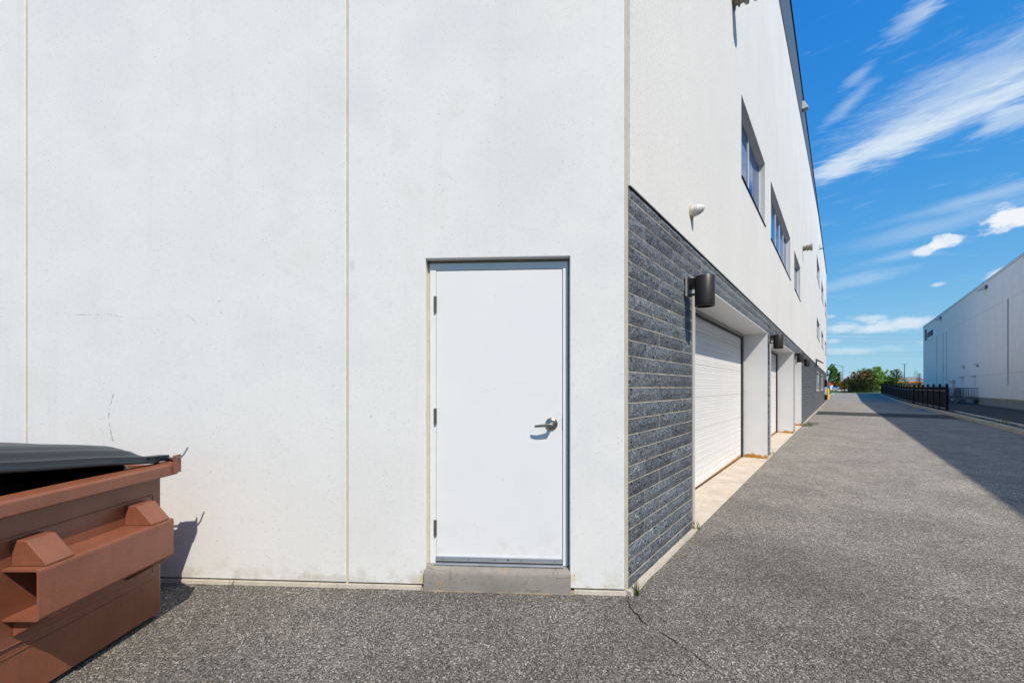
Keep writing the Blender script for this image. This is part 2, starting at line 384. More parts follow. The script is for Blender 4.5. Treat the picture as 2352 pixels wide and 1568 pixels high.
M['interior'] = plain('dark_interior', (.03, .03, .03), .9)
M['roof'] = plain('grey_roof', (.2, .2, .2), .9)
M['yellow'] = plain('yellow_bollard_paint', (.82, .50, .01), .4, 0, .1, 6)
M['white'] = plain('white_paint', (.68, .68, .68), .5, 0, .06, 6)
M['red'] = plain('red_sign_face', (.5, .022, .02), .4, 0, .05, 6)
M['blue'] = plain('blue_sign_face', (.02, .13, .42), .4, 0, .3, 2)
M['navy'] = plain('navy_letters', (.012, .03, .07), .4, 0, .1, 6)
M['bus'] = plain('school_bus_yellow', (.75, .30, .012), .35, 0, .06, 3)
M['tyre'] = plain('tyre_rubber', (.015, .015, .015), .8)
M['bluegrey'] = plain('blue_grey_steel', (.10, .13, .15), .5, .3, .12, 5)
M['pole'] = plain('pole_concrete', (.40, .40, .38), .7)
M['grass'] = mat_leaf('grass_blades', [(.035, .07, .015), (.07, .13, .025), (.13, .17, .05)])
M['turf'] = plain('lawn', (.05, .095, .018), .9, 0, .4, .8, .3)
M['dry'] = mat_leaf('dry_weed', [(.12, .10, .05), (.22, .19, .10), (.10, .12, .04)])
M['bark'] = plain('bark', (.08, .06, .045), .9, 0, .3, 8, .4)
M['leaf_green'] = mat_leaf('leaf_green', [(.03, .07, .014), (.10, .19, .025), (.21, .32, .05)])
M['leaf_light'] = mat_leaf('leaf_light', [(.09, .16, .03), (.19, .32, .05), (.30, .42, .09)])
M['leaf_dark'] = mat_leaf('leaf_dark', [(.015, .035, .016), (.04, .08, .028), (.08, .13, .04)])
M['leaf_rust'] = mat_leaf('leaf_rust', [(.03, .055, .018), (.11, .095, .03), (.30, .12, .06)])
M['leaf_gold'] = mat_leaf('leaf_gold', [(.10, .11, .02), (.26, .19, .03), (.42, .22, .04)])
M['dirt'] = plain('gritty_soil', (.10, .085, .06), .95, 0, .4, 12, .5)
M['crack'] = plain('crack_void', (.012, .011, .010), 1)
M['scuff'] = plain('grey_scuff', (.36, .36, .36), .8, 0, .35, 60)
M['shingle'] = plain('grey_shingle_roof', (.17, .17, .19), .9, 0, .2, 2)
def mat_glass():
    m, t, b, pos = new_mat('window_glass_painted_sky')
    n = t.noise(pos, .5, 2)
    t.put(b.inputs['Base Color'], t.ramp(n, [(.3, (.003, .045, .17)), (.7, (.007, .065, .21))]))  # reflected sky painted in as a blue base colour
    b.inputs['Roughness'].default_value = .02; b.inputs['IOR'].default_value = 1.28
    b.inputs['Specular IOR Level'].default_value = .5
    return m
M['glass'] = mat_glass()

# ------------------------------------------------------------------ helpers
def tag(o, label=None, cat=None, group=None, kind=None):
    if label: o['label'] = label
    if cat: o['category'] = cat
    if group: o['group'] = group
    if kind: o['kind'] = kind
    return o
def empty(name, loc, rz=0, parent=None):
    o = bpy.data.objects.new(name, None); COL.objects.link(o)
    o.location = loc; o.rotation_euler = (0, 0, rz); o.empty_display_size = .2
    if parent: o.parent = parent
    return o
def wloc(o):
    v = Vector((0, 0, 0))
    while o: v = v + Vector(o.location); o = o.parent
    return v
class MB:
    def __init__(s): s.v = []; s.f = []
    def quad(s, a, b, c, d): i = len(s.v); s.v += [tuple(a), tuple(b), tuple(c), tuple(d)]; s.f.append((i, i+1, i+2, i+3)); return s
    def poly(s, pts): i = len(s.v); s.v += [tuple(p) for p in pts]; s.f.append(tuple(range(i, i+len(pts)))); return s
    def hexa(s, p):
        """8 points: bottom ring 0-3, top ring 4-7"""
        i = len(s.v); s.v += [tuple(q) for q in p]
        for f in ((0, 3, 2, 1), (4, 5, 6, 7), (0, 1, 5, 4), (1, 2, 6, 5), (2, 3, 7, 6), (3, 0, 4, 7)): s.f.append(tuple(i+k for k in f))
        return s
    def box(s, a, b, fr=None):
        (x0, y0, z0), (x1, y1, z1) = a, b
        p = [(x0, y0, z0), (x1, y0, z0), (x1, y1, z0), (x0, y1, z0), (x0, y0, z1), (x1, y0, z1), (x1, y1, z1), (x0, y1, z1)]
        if fr: p = [fr(*q) for q in p]
        return s.hexa(p)
    def prism(s, poly, z0, z1):
        n = len(poly); i = len(s.v)
        s.v += [(x, y, z0) for x, y in poly]+[(x, y, z1) for x, y in poly]
        s.f.append(tuple(i+k for k in reversed(range(n)))); s.f.append(tuple(i+n+k for k in range(n)))
        for k in range(n): s.f.append((i+k, i+(k+1) % n, i+n+(k+1) % n, i+n+k))
        return s
    def tube(s, pts, r, seg=10, cap=True):
        pts = [Vector(p) for p in pts]
        rr = r if isinstance(r, (list, tuple)) else [r]*len(pts)
        rings = []; up = None
        for k, p in enumerate(pts):
            if k == 0: d = pts[1]-p
            elif k == len(pts)-1: d = p-pts[k-1]
            else: d = pts[k+1]-pts[k-1]
            if d.length < 1e-9: d = Vector((0, 0, 1))
            d.normalize()
            if up is None:
                up = d.orthogonal().normalized()
            else:
                up = (up-d*up.dot(d))
                up = up.normalized() if up.length > 1e-6 else d.orthogonal().normalized()
            w = d.cross(up); i = len(s.v)
            for j in range(seg):
                a = 2*math.pi*j/seg
                s.v.append(tuple(p+(up*math.cos(a)+w*math.sin(a))*rr[k]))
            rings.append(i)
        for a, b in zip(rings, rings[1:]):
            for j in range(seg): s.f.append((a+j, a+(j+1) % seg, b+(j+1) % seg, b+j))
        if cap:
            s.f.append(tuple(rings[0]+j for j in reversed(range(seg)))); s.f.append(tuple(rings[-1]+j for j in range(seg)))
        return s
    def build(s, name, mat, parent=None, smooth=False, bevel=0, wn=False):
        org = wloc(parent) if parent else Vector((0, 0, 0))
        me = bpy.data.meshes.new(name); me.from_pydata([tuple(Vector(v)-org) for v in s.v], [], s.f)
        me.materials.append(mat if not isinstance(mat, str) else M[mat])
        bm = bmesh.new(); bm.from_mesh(me); bmesh.ops.recalc_face_normals(bm, faces=bm.faces); bm.to_mesh(me); bm.free()
        o = bpy.data.objects.new(name, me); COL.objects.link(o)
        if parent: o.parent = parent
        if smooth:
            for p in me.polygons: p.use_smooth = True
            try: me.set_sharp_from_angle(angle=R(40))
            except Exception: pass
        if bevel:
            b = o.modifiers.new('bevel', 'BEVEL'); b.width = bevel; b.segments = 2; b.limit_method = 'ANGLE'; b.angle_limit = R(35)
        return o
def copy_tree(o, parent=None):
    c = o.copy(); COL.objects.link(c); c.parent = parent
    for ch in list(o.children): copy_tree(ch, c)
    return c

# plan frames. side wall: s runs along it away from the corner, n stands out from it.
A = (.803, 2.829); TX, TY = .6303, .7764
def P(s, n, z): return Vector((A[0]+TX*s+TY*n, A[1]+TY*s-TX*n, z))
TANG = math.atan2(TY, TX)
AL = R(3.19); UX, UY = math.cos(AL), -math.sin(AL)
def F(w, n, z): return Vector((-.096+UX*w-math.sin(AL)*n, 2.88+UY*w-math.cos(AL)*n, z))   # front wall: w to the right, n towards the viewer
WC = .9007
def gz(s):
    """the drive rises gently at its far end"""
    k = max(0, min(1, (s-44)/36)); return .40*k*k*(3-2*k)
rnd = random.Random(7)

# ------------------------------------------------------------------ ground and drives
def sheet(name, mat, s0, s1, n0, n1, dz, ds=2.0):
    b = MB(); k = max(1, int((s1-s0)/ds)); i0 = 0
    for i in range(k+1):
        s = s0+(s1-s0)*i/k
        b.v += [tuple(P(s, n0, gz(s)+dz)), tuple(P(s, n1, gz(s)+dz))]
    for i in range(k): b.f.append((2*i, 2*i+1, 2*i+3, 2*i+2))
    o = b.build(name, mat); return tag(o, kind='structure')
g = MB(); g.quad((-900, -300, -.06), (1800, -300, -.06), (1800, 2400, -.06), (-900, 2400, -.06)); tag(g.build('ground', 'turf'), kind='structure')
sheet('driveway', 'asphalt', -40, 80, -14, 5.45, 0)
sheet('asphalt_patch', 'asphalt_patch', 24.2, 27.9, .12, 5.44, .004, .9)
pt = MB()
cells = [(14.8, 3.2, 1.3, .5), (17.5, 4.3, 1.6, .4)]
sheet('neighbouring_lot', 'asphalt_lot', -40, 88, 6.25, 11.2, .004)
sheet('soil_strip', 'dirt', -40, 80, 5.70, 6.06, .075)
def kerb(name, mat, s0, s1, n0, n1, h, ds):
    b = MB(); k = int((s1-s0)/ds)
    for i in range(k):
        a = s0+(s1-s0)*i/k; c = s0+(s1-s0)*(i+1)/k-.012
        j = rnd.uniform(-.006, .006)
        b.hexa([P(a, n0+j, gz(a)-.02), P(c, n0+j, gz(c)-.02), P(c, n1+j, gz(c)-.02), P(a, n1+j, gz(a)-.02),
                P(a, n0+j+.03, gz(a)+h), P(c, n0+j+.03, gz(c)+h), P(c, n1+j, gz(c)+h), P(a, n1+j, gz(a)+h)])
    o = b.build(name, mat, bevel=.015); return tag(o, kind='structure')
kerb('kerb', 'kerb', -12, 80, 5.45, 5.70, .13, 3.0)
kerb('lot_kerb', 'kerb_pale', -12, 44, 6.06, 6.25, .12, 3.0)
b = MB(); b.hexa([P(79.9, -1.5, .3), P(80.15, -1.5, .3), P(80.15, 6.0, .3), P(79.9, 6.0, .3), P(79.93, -1.5, .54), P(80.15, -1.5, .54), P(80.15, 6.0, .54), P(79.93, 6.0, .54)])
tag(b.build('end_kerb', 'kerb_pale'), kind='structure')
b = MB(); b.hexa([P(66, -6, .15), P(80, -6, .3), P(80, .2, .3), P(66, -.3, .15), P(66, -6, .30), P(80, -6, .52), P(80, .2, .52), P(66, -.3, .30)])
tag(b.build('corner_lawn', 'turf'), kind='structure')
b = MB(); b.hexa([P(65.8, -.3, .1), P(79.88, .2, .3), P(79.88, .45, .3), P(65.8, -.05, .1), P(65.8, -.3, .32), P(79.88, .2, .54), P(79.88, .45, .54), P(65.8, -.05, .32)])
tag(b.build('corner_kerb', 'kerb_pale'), kind='structure')
b = MB(); b.quad(P(80.16, -40, .53), P(92, -40, .72), P(92, 60, .72), P(80.16, 60, .53)); b.quad(P(92, -40, .72), P(140, -40, .72), P(140, 60, .72), P(92, 60, .72)); tag(b.build('lawn', 'turf'), kind='structure')
b = MB(); b.quad(P(96, -39, .726), P(106, -39, .726), P(106, 59, .726), P(96, 59, .726)); tag(b.build('far_road', 'asphalt_lot'), kind='structure')
# crack that starts at the building corner
cp = [(.80, 2.79), (.785, 2.72), (.775, 2.66), (.80, 2.58), (.81, 2.50), (.85, 2.44), (.895, 2.37), (.93, 2.32), (.955, 2.26), (1.0, 2.17), (1.035, 2.10), (1.06, 2.05), (1.10, 1.99), (1.13, 1.90), (1.17, 1.8)]
b = MB(); pts = []
for (x0, y0), (x1, y1) in zip(cp, cp[1:]):
    for q in range(4):
        f = q/4; pts.append((x0+(x1-x0)*f+rnd.uniform(-.006, .006), y0+(y1-y0)*f+rnd.uniform(-.004, .004)))
for i, ((x0, y0), (x1, y1)) in enumerate(zip(pts, pts[1:])):
    w0 = .0035*(1.2-.7*abs(i/len(pts)*2-.5)) ; w0 *= rnd.uniform(.5, 1.3)
    b.quad((x0-w0, y0, .0035), (x1-w0, y1, .0035), (x1+w0, y1, .0035), (x0+w0, y0, .0035))
b.v = [v for v in b.v]
tag(b.build('driveway_crack', 'crack'), kind='structure')

# ------------------------------------------------------------------ the white building
bld = empty('commercial_building', (A[0], A[1], 0))
tag(bld, 'long white building with dark split-stone base and recessed white garage doors', 'building')
TOPF = 12.2
def parapet(s): return 12.25+.016*s
# front wall panels (pre-cast), 14 mm joints
def wall_front(w0, w1, z0, z1, holes=()):
    b = MB(); t = .16
    ws = sorted({w0, w1, *[h[0] for h in holes], *[h[1] for h in holes]}); zs = sorted({z0, z1, *[h[2] for h in holes], *[h[3] for h in holes]})
    for a, c in zip(ws, ws[1:]):
        for d, e in zip(zs, zs[1:]):
            if any(h[0] <= a and c <= h[1] and h[2] <= d and e <= h[3] for h in holes): continue
            b.box((a, -t, d), (c, 0, e), lambda w, n, z: F(w, n, z))
    o = b.build('wall_panel', 'front', bld)
    bm = bmesh.new(); bm.from_mesh(o.data); bmesh.ops.remove_doubles(bm, verts=bm.verts, dist=1e-5)
    # drop the walls inside the panel where its boxes meet
    seen = {}
    for f in bm.faces:
        k = tuple(sorted(v.index for v in f.verts)); seen.setdefault(k, []).append(f)
    dele = [f for fs in seen.values() if len(fs) > 1 for f in fs]
    bmesh.ops.delete(bm, geom=dele, context='FACES_ONLY')
    bmesh.ops.recalc_face_normals(bm, faces=bm.faces); bm.to_mesh(o.data); bm.free()
    bv = o.modifiers.new('bevel', 'BEVEL'); bv.width = .006; bv.segments = 2; bv.limit_method = 'ANGLE'
    return o
J1, J2 = -3.6064, -1.1044
ZB = .035
wall_front(-7.4, J1-.008, ZB, TOPF)
wall_front(J1+.008, J2-.008, ZB, TOPF)
DX0, DX1, DZ1 = -.526, .505, 2.372
wall_front(J2+.008, WC-.016, ZB, TOPF, [(DX0, DX1, ZB, DZ1)])
for j in (J1, J2):
    b = MB(); b.box((j-.0085, -.05, .01), (j+.0085, -.004, TOPF), lambda w, n, z: F(w, n, z)); b.build('joint_sealant', 'caulk', bld)
# footing that shows as a thin ledge under the panels
for w0, w1 in ((-7.4, DX0-.03), (DX1+.03, WC-.01)):
    b = MB(); k = max(2, int((w1-w0)/.12)); 
    for i in range(k):
        a = w0+(w1-w0)*i/k; c = w0+(w1-w0)*(i+1)/k; o1 = .012+.008*noise.noise(Vector((a*3, 0, 0))); o2 = .012+.008*noise.noise(Vector((c*3, 0, 0)))
        b.hexa([F(a, -.1, -.05), F(c, -.1, -.05), F(c, o2+.01, -.05), F(a, o1+.01, -.05), F(a, -.1, .026), F(c, -.1, .026), F(c, o2, .024), F(a, o1, .024)])
    b.build('footing', 'footing', bld)
# corner sealant between the front panel and the stone wall
b = MB(); c0 = F(WC-.016, -.002, 0); c1 = P(.020, -.004, 0); back = P(.02, -.10, 0); bk2 = F(WC-.02, -.12, 0)
mid = Vector((A[0]-.001, A[1]-.004+.004, 0))
b.prism([(c0.x, c0.y), (mid.x, mid.y), (c1.x, c1.y), (back.x, back.y), (bk2.x, bk2.y)], -.02, TOPF)
b.build('corner_sealant', 'caulk', bld)

# service door in the front wall
fr = lambda w, n, z: F(w, n, z)
door = empty('service_door', F(0, -.06, .175), 0, None); door.parent = bld; door.location = F(0, -.06, .175)-Vector(bld.location)
tag(door, 'plain white steel service door')
FN = -.052    # face of the frame
def part(name, mat, boxes, parent, bevel=0, f=fr, smooth=False):
    b = MB()
    for a, c in boxes: b.box(a, c, f)
    return b.build(name, mat, parent, bevel=bevel, smooth=smooth)
part('door_frame', 'frame', [((DX0+.018, -.14, .165), (-.463, FN, 2.302)), ((.458, -.14, .165), (DX1-.011, FN, 2.302)), ((DX0+.018, -.14, 2.302), (DX1-.011, FN, 2.352))], door, .003)
part('frame_stop', 'frame', [((.4585, FN-.01, .17), (.478, FN+.004, 2.30))], door, .002)
# brown grime and sealant round the frame
part('frame_sealant', 'caulk', [((DX0-.001, -.15, .15), (DX0+.018, FN-.012, 2.36))], door, .004)
part('head_sealant', 'caulk_dark', [((DX0, -.15, 2.352), (DX1, FN-.006, 2.373)), ((DX1-.011, -.15, .165), (DX1+.001, FN+.004, 2.352))], door, .003)
lf = part('door_leaf', 'door', [((-.461, -.12, .205), (.455, FN-.004, 2.298))], door, .002)
part('interior_wall', 'rubber', [((DX0, -.2, .15), (DX1, -.15, 2.37))], door)
b = MB(); b.box((-.461, FN-.002, .188), (.455, FN+.012, .222), fr); b.build('door_sweep', 'alu', door, bevel=.003)
part('sweep_brush', 'rubber', [((-.46, -.1, .176), (.454, FN+.006, .189))], door)
part('threshold', 'alu', [((-.468, -.1, .165), (.462, FN+.030, .177))], door, .003)
for w in (-.41, -.22, -.03, .16, .40):
    b = MB(); p = F(w, FN+.012, .205); b.tube([p, p+Vector((0, -.002, 0))], .0045, 8); b.build('screw', 'hinge', door)
p = F(.065, FN+.012, .208); b = MB(); b.tube([p, p+Vector((0, -.002, 0))], .007, 10); b.build('screw', 'hinge', door)
for zc in (2.055, 1.238, .425):
    b = MB()
    for k in range(5):
        z0 = zc-.058+k*.0235
        b.tube([F(-.466, FN+.009, z0), F(-.466, FN+.009, z0+.0215)], .0075, 10)
    hg = b.build('hinge', 'hinge', door, smooth=True)
    b = MB(); b.box((-.479, FN-.001, zc-.058), (-.457, FN+.0035, zc+.058), fr); b.build('hinge_leaf', 'hinge', door)
# lever handle
hw, hz = .378, 1.187
b = MB(); c = F(hw, FN-.004, hz); nrm = F(hw, .1, hz)-F(hw, 0, hz); nrm.normalize()
rose = [(0, .045), (.006, .0445), (.012, .040), (.016, .030), (.018, .018)]
b.tube([c+nrm*d for d, r in rose], [r for d, r in rose], 28); hd = b.build('handle_rose', 'satin', door, smooth=True)
b = MB(); b.tube([F(hw, .01+FN, hz-.002), F(hw, .048+FN, hz-.002), F(hw, .058+FN, hz-.002)], [.013, .0135, .011], 18); b.build('handle_neck', 'satin', door, smooth=True)
b = MB(); lp = []
prof = [(0, .056, .013, .009), (-.02, .058, .0125, .0085), (-.045, .060, .0115, .007), (-.075, .060, .0105, .006), (-.105, .055, .0095, .005), (-.122, .049, .0085, .0045)]
for dw, n, hh, tt in prof:
    zz = hz-.002+dw*.10
    lp.append([F(hw+dw, FN+n-tt, zz-hh), F(hw+dw, FN+n+tt, zz-hh*.75), F(hw+dw, FN+n+tt, zz+hh*.75), F(hw+dw, FN+n-tt, zz+hh)])
for i, ring in enumerate(lp): b.v += [tuple(q) for q in ring]
for i in range(len(lp)-1):
    for j in range(4): b.f.append((4*i+j, 4*i+(j+1) % 4, 4*i+4+(j+1) % 4, 4*i+4+j))
b.f += [(3, 2, 1, 0), tuple(4*(len(lp)-1)+j for j in range(4))]
b.build('door_handle', 'satin', door, bevel=.002, smooth=True)
b = MB(); b.tube([F(hw, FN+.056, hz-.002), F(hw, FN+.067, hz-.002)], .0085, 16); b.build('lock_cylinder', 'zinc', door, smooth=True)
b = MB(); b.box((hw-.0012, FN+.066, hz-.0075), (hw+.0012, FN+.0675, hz+.002), fr); b.build('keyhole', 'rubber', door)
part('latch_plate', 'hinge', [((.4555, FN-.012, 1.14), (.4582, FN+.001, 1.235))], door)
# concrete step with worn edges
b = MB(); nx = 26; prof = [(-.1, .166), (FN+.02, .164), (-.004, .150), (.012, .138), (.020, .118), (.022, .06), (.026, -.04)]
for i in range(nx+1):
    w = DX0-.008+(DX1-DX0+.012)*i/nx
    for j, (n, z) in enumerate(prof):
        q = noise.noise(Vector((w*9, j*1.7, 3)))*.006 if 0 < j < 6 else 0
        b.v.append(tuple(F(w, n+q, z+q*.5)))
m_ = len(prof)
for i in range(nx):
    for j in range(m_-1): b.f.append((i*m_+j, i*m_+j+1, (i+1)*m_+j+1, (i+1)*m_+j))
b.f += [tuple(range(m_)), tuple(nx*m_+j for j in reversed(range(m_)))]
b.build('door_step', 'sill', bld, smooth=True)
# broken skirt of grout where step meets the asphalt
b = MB(); 
for i in range(34):
    a = DX0-.03+1.09*i/34; c = a+1.09/34; h1 = .012+.016*abs(noise.noise(Vector((a*11, 5, 0)))); h2 = .012+.016*abs(noise.noise(Vector((c*11, 5, 0))))
    d1 = .036+.02*noise.noise(Vector((a*8, 9, 0))); d2 = .036+.02*noise.noise(Vector((c*8, 9, 0)))
    b.hexa([F(a, .0, -.02), F(c, .0, -.02), F(c, d2, -.02), F(a, d1, -.02), F(a, .0, h1+.01), F(c, .0, h2+.01), F(c, d2-.01, h2*.4), F(a, d1-.01, h1*.4)])
b.build('broken_grout', 'caulk_dark', bld)
# scuffs and scratches on the paint
def scuff(pts, wid, gap=.25):
    b = MB()
    for (w0, z0), (w1, z1) in zip(pts, pts[1:]):
        k = max(2, int(math.hypot(w1-w0, z1-z0)/.012))
        for q in range(k):
            if rnd.random() < gap: continue
            f0, f1 = q/k, (q+.9)/k; ww = wid*rnd.uniform(.35, 1.2); jx = rnd.uniform(-1, 1)*wid*.8
            a = (w0+(w1-w0)*f0+jx, z0+(z1-z0)*f0); c = (w0+(w1-w0)*f1+jx, z0+(z1-z0)*f1)
            if abs(z1-z0) > abs(w1-w0): b.quad(F(a[0]-ww, .0008, a[1]), F(a[0]+ww, .0008, a[1]), F(c[0]+ww, .0008, c[1]), F(c[0]-ww, .0008, c[1]))
            else: b.quad(F(a[0], .0008, a[1]-ww), F(c[0], .0008, c[1]-ww), F(c[0], .0008, c[1]+ww), F(a[0], .0008, a[1]+ww))
    if b.f: b.build('scuff_mark', 'scuff', bld)['kind'] = 'stuff'
scuff([(-2.905, 1.44), (-2.90, 1.40), (-2.935, 1.29), (-2.94, 1.2), (-2.915, 1.08), (-2.90, 1.02)], .004, .3)
scuff([(-3.25, 2.0), (-3.05, 1.995), (-2.95, 2.0), (-2.83, 1.975)], .002, .45)
scuff([(-2.08, 2.09), (-2.02, 2.07)], .004, .4); scuff([(-2.09, 2.02), (-2.05, 1.995), (-2.01, 1.99)], .006, .35); scuff([(-2.2, 2.08), (-2.17, 2.08)], .004, .3)
scuff([(-2.32, 1.99), (-2.25, 1.93)], .0018, .4); scuff([(-1.86, 1.97), (-1.84, 1.965)], .005, .3); scuff([(-1.79, 2.14), (-1.74, 2.06)], .0016, .4)
scuff([(-.93, 1.26), (-.925, 1.23)], .003, .3); scuff([(-1.19, 2.35), (-1.12, 2.41)], .002, .5); scuff([(-3.02, 2.15), (-2.96, 2.14)], .003, .6)
# ------------------------------------------------------------------ side wall: stone courses
PITCH, BH, ZT = .1113, .1053, 2.785
OPEN = [(1.62, 6.82, 2.53), (7.34, 12.60, 2.53), (13.10, 15.85, 2.53)]
SEND = 49.9
def P_(s, n, z): return P(s, n, z)
mesh_cache = {}
def block_mesh(L, H, var):
    key = (round(L, 2), round(H, 3), var)
    if key in mesh_cache: return mesh_cache[key]
    r = random.Random(var*31+7)
    nx = max(3, min(8, int(L/.07))); nz = 2; v = []; f = []
    off = Vector((r.uniform(0, 50), r.uniform(0, 50), 0))
    for j in range(nz+1):
        for i in range(nx+1):
            x = L*i/nx; z = H*j/nz
            inner = (0 < i < nx) and (0 < j < nz)
            e = .0015+.0025*noise.noise(Vector((x*14, z*20, 0))+off)
            d = max(.0045, .009+.011*noise.noise(Vector((x*9, z*20, 4))+off)) if inner else max(.0015, e)
            zz = z+(.0025*noise.noise(Vector((x*22, j*9, 7))+off) if j in (0, nz) else 0)
            v.append((x, -d, zz))
    W = nx+1
    for j in range(nz):
        for i in range(nx):
            a = j*W+i
            f += [(a, a+1, a+W+1, a+W)]
    # sides back to the wall
    bl = len(v)
    ring = [i for i in range(W)]+[j*W+nx for j in range(1, nz+1)]+[nz*W+i for i in reversed(range(nx))]+[j*W for j in reversed(range(1, nz))]
    for k in ring: x, y, z = v[k]; v.append((x, .03, z))
    m = len(ring)
    for q in range(m): f.append((ring[(q+1) % m], ring[q], bl+q, bl+(q+1) % m))
    me = bpy.data.meshes.new('stone_block'); me.from_pydata(v, [], f); me.materials.append(M['stone'])
    for p in me.polygons: p.use_smooth = False
    mesh_cache[key] = me; return me
far_b = MB(); nblocks = 0
winholes = [(28.3, 33.2, 1.24, 2.40), (35.9, 40.8, 1.24, 2.40)]
def place_block(s0, s1, z, H, course, far=False):
    global nblocks
    L = s1-s0-.0045
    if L < .03: return
    if far:
        d = .004+.012*rnd.random(); c = .03
        far_b.hexa([P(s0, -.03, z), P(s1-.006, -.03, z), P(s1-.006, .003, z), P(s0, .003, z), P(s0, -.03, z+H), P(s1-.006, -.03, z+H), P(s1-.006, .003, z+H), P(s0, .003, z+H)])
        i = len(far_b.v)
        q = [P(s0, .003, z), P(s1-.006, .003, z), P(s1-.006, .003, z+H), P(s0, .003, z+H), P(s0+c, .003+d, z+.015), P(s1-c-.006, .003+d, z+.015), P(s1-c-.006, .003+d, z+H-.015), P(s0+c, .003+d, z+H-.015)]
        far_b.v += [tuple(x) for x in q]
        for fc in ((0, 1, 5, 4), (1, 2, 6, 5), (2, 3, 7, 6), (3, 0, 4, 7), (4, 5, 6, 7)): far_b.f.append(tuple(i+k for k in fc))
        return
    me = block_mesh(L, H, rnd.randrange(6))
    o = bpy.data.objects.new('stone_block', me); COL.objects.link(o); o.parent = bld
    o.location = P(s0, 0, z)-Vector(bld.location); o.rotation_euler = (0, 0, TANG)
    nblocks += 1
ncourse = 26
for c in range(ncourse):
    z = ZT-(c+1)*PITCH+.002; H = BH
    if z < .02: H = H-(.02-z)+0; z = .035+rnd.uniform(0, .0); H = max(.04, min(BH, ZT-c*PITCH-.006-z))
    if ZT-c*PITCH < .08: break
    off = 0 if c % 2 == 0 else -.315
    s = .021; k = 0; BL = .63
    edges = [.021]
    e = BL+off if off < 0 else BL
    while e < SEND: edges.append(e+.02); e += BL
    edges.append(SEND)
    for a, d in zip(edges, edges[1:]):
        # clip the block to the free spans of this course
        spans = [(a, d)]
        for (o0, o1, oz) in OPEN:
            if z < oz-.01:
                new = []
                for (p, q) in spans:
                    if q <= o0-.03 or p >= o1+.03: new.append((p, q))
                    else:
                        if p < o0-.03: new.append((p, o0-.03))
                        if q > o1+.03: new.append((o1+.03, q))
                spans = new
        for (h0, h1, z0, z1) in winholes:
            if z+H > z0 and z < z1:
                new = []
                for (p, q) in spans:
                    if q <= h0 or p >= h1: new.append((p, q))
                    else:
                        if p < h0: new.append((p, h0))
                        if q > h1: new.append((h1, q))
                spans = new
        for (p, q) in spans:
            HH, zz = H, z
            if z < 2.53 < z+H:
                inop = any(o0-.03 <= p and q <= o1+.03 for (o0, o1, oz) in OPEN)
                if inop: HH = z+H-2.545; zz = 2.545
            place_block(p, q, zz, HH, c, far=(p > 16.2))
# thin cap course under the white wall
s = .021
while s < SEND:
    e = min(SEND, s+.63); place_block(s, e, ZT+.004, .064, 99, far=(s > 16.2)); s = e
fo = far_b.build('stone_courses', 'stone', bld); fo['kind'] = 'stuff'
# mortar bed behind the stones
b = MB()
def mort(s0, s1, z0, z1): b.box((s0, -.06, z0), (s1, .0004, z1), P)
mort(.02, 1.59, -.02, 2.855); mort(1.59, 15.88, 2.535, 2.855)
mort(6.85, 7.31, -.02, 2.535); mort(12.63, 13.07, -.02, 2.535)
mort(15.88, 28.3, -.02, 2.855); mort(33.2, 35.9, -.02, 2.855); mort(40.8, SEND, -.02, 2.855)
for h0, h1 in ((28.3, 33.2), (35.9, 40.8)): mort(h0, h1, -.02, 1.24); mort(h0, h1, 2.40, 2.855)
b.build('mortar', 'mortar', bld)
# footing strip under the stones, ragged edge
def ragged(s0, s1, zt):
    b = MB(); k = max(2, int((s1-s0)/.1))
    for i in range(k):
        a = s0+(s1-s0)*i/k; c = s0+(s1-s0)*(i+1)/k
        n1 = .030+.012*noise.noise(Vector((a*4, 1, 0))); n2 = .030+.012*noise.noise(Vector((c*4, 1, 0)))
        b.hexa([P(a, -.05, -.05), P(c, -.05, -.05), P(c, n2+.015, -.05), P(a, n1+.015, -.05), P(a, -.05, zt), P(c, -.05, zt), P(c, n2, zt-.006), P(a, n1, zt-.006)])
    b.build('footing', 'footing', bld)
ragged(.0, 1.6, .034); ragged(6.84, 7.33, .034); ragged(12.62, 13.08, .034); ragged(15.9, SEND, .05)
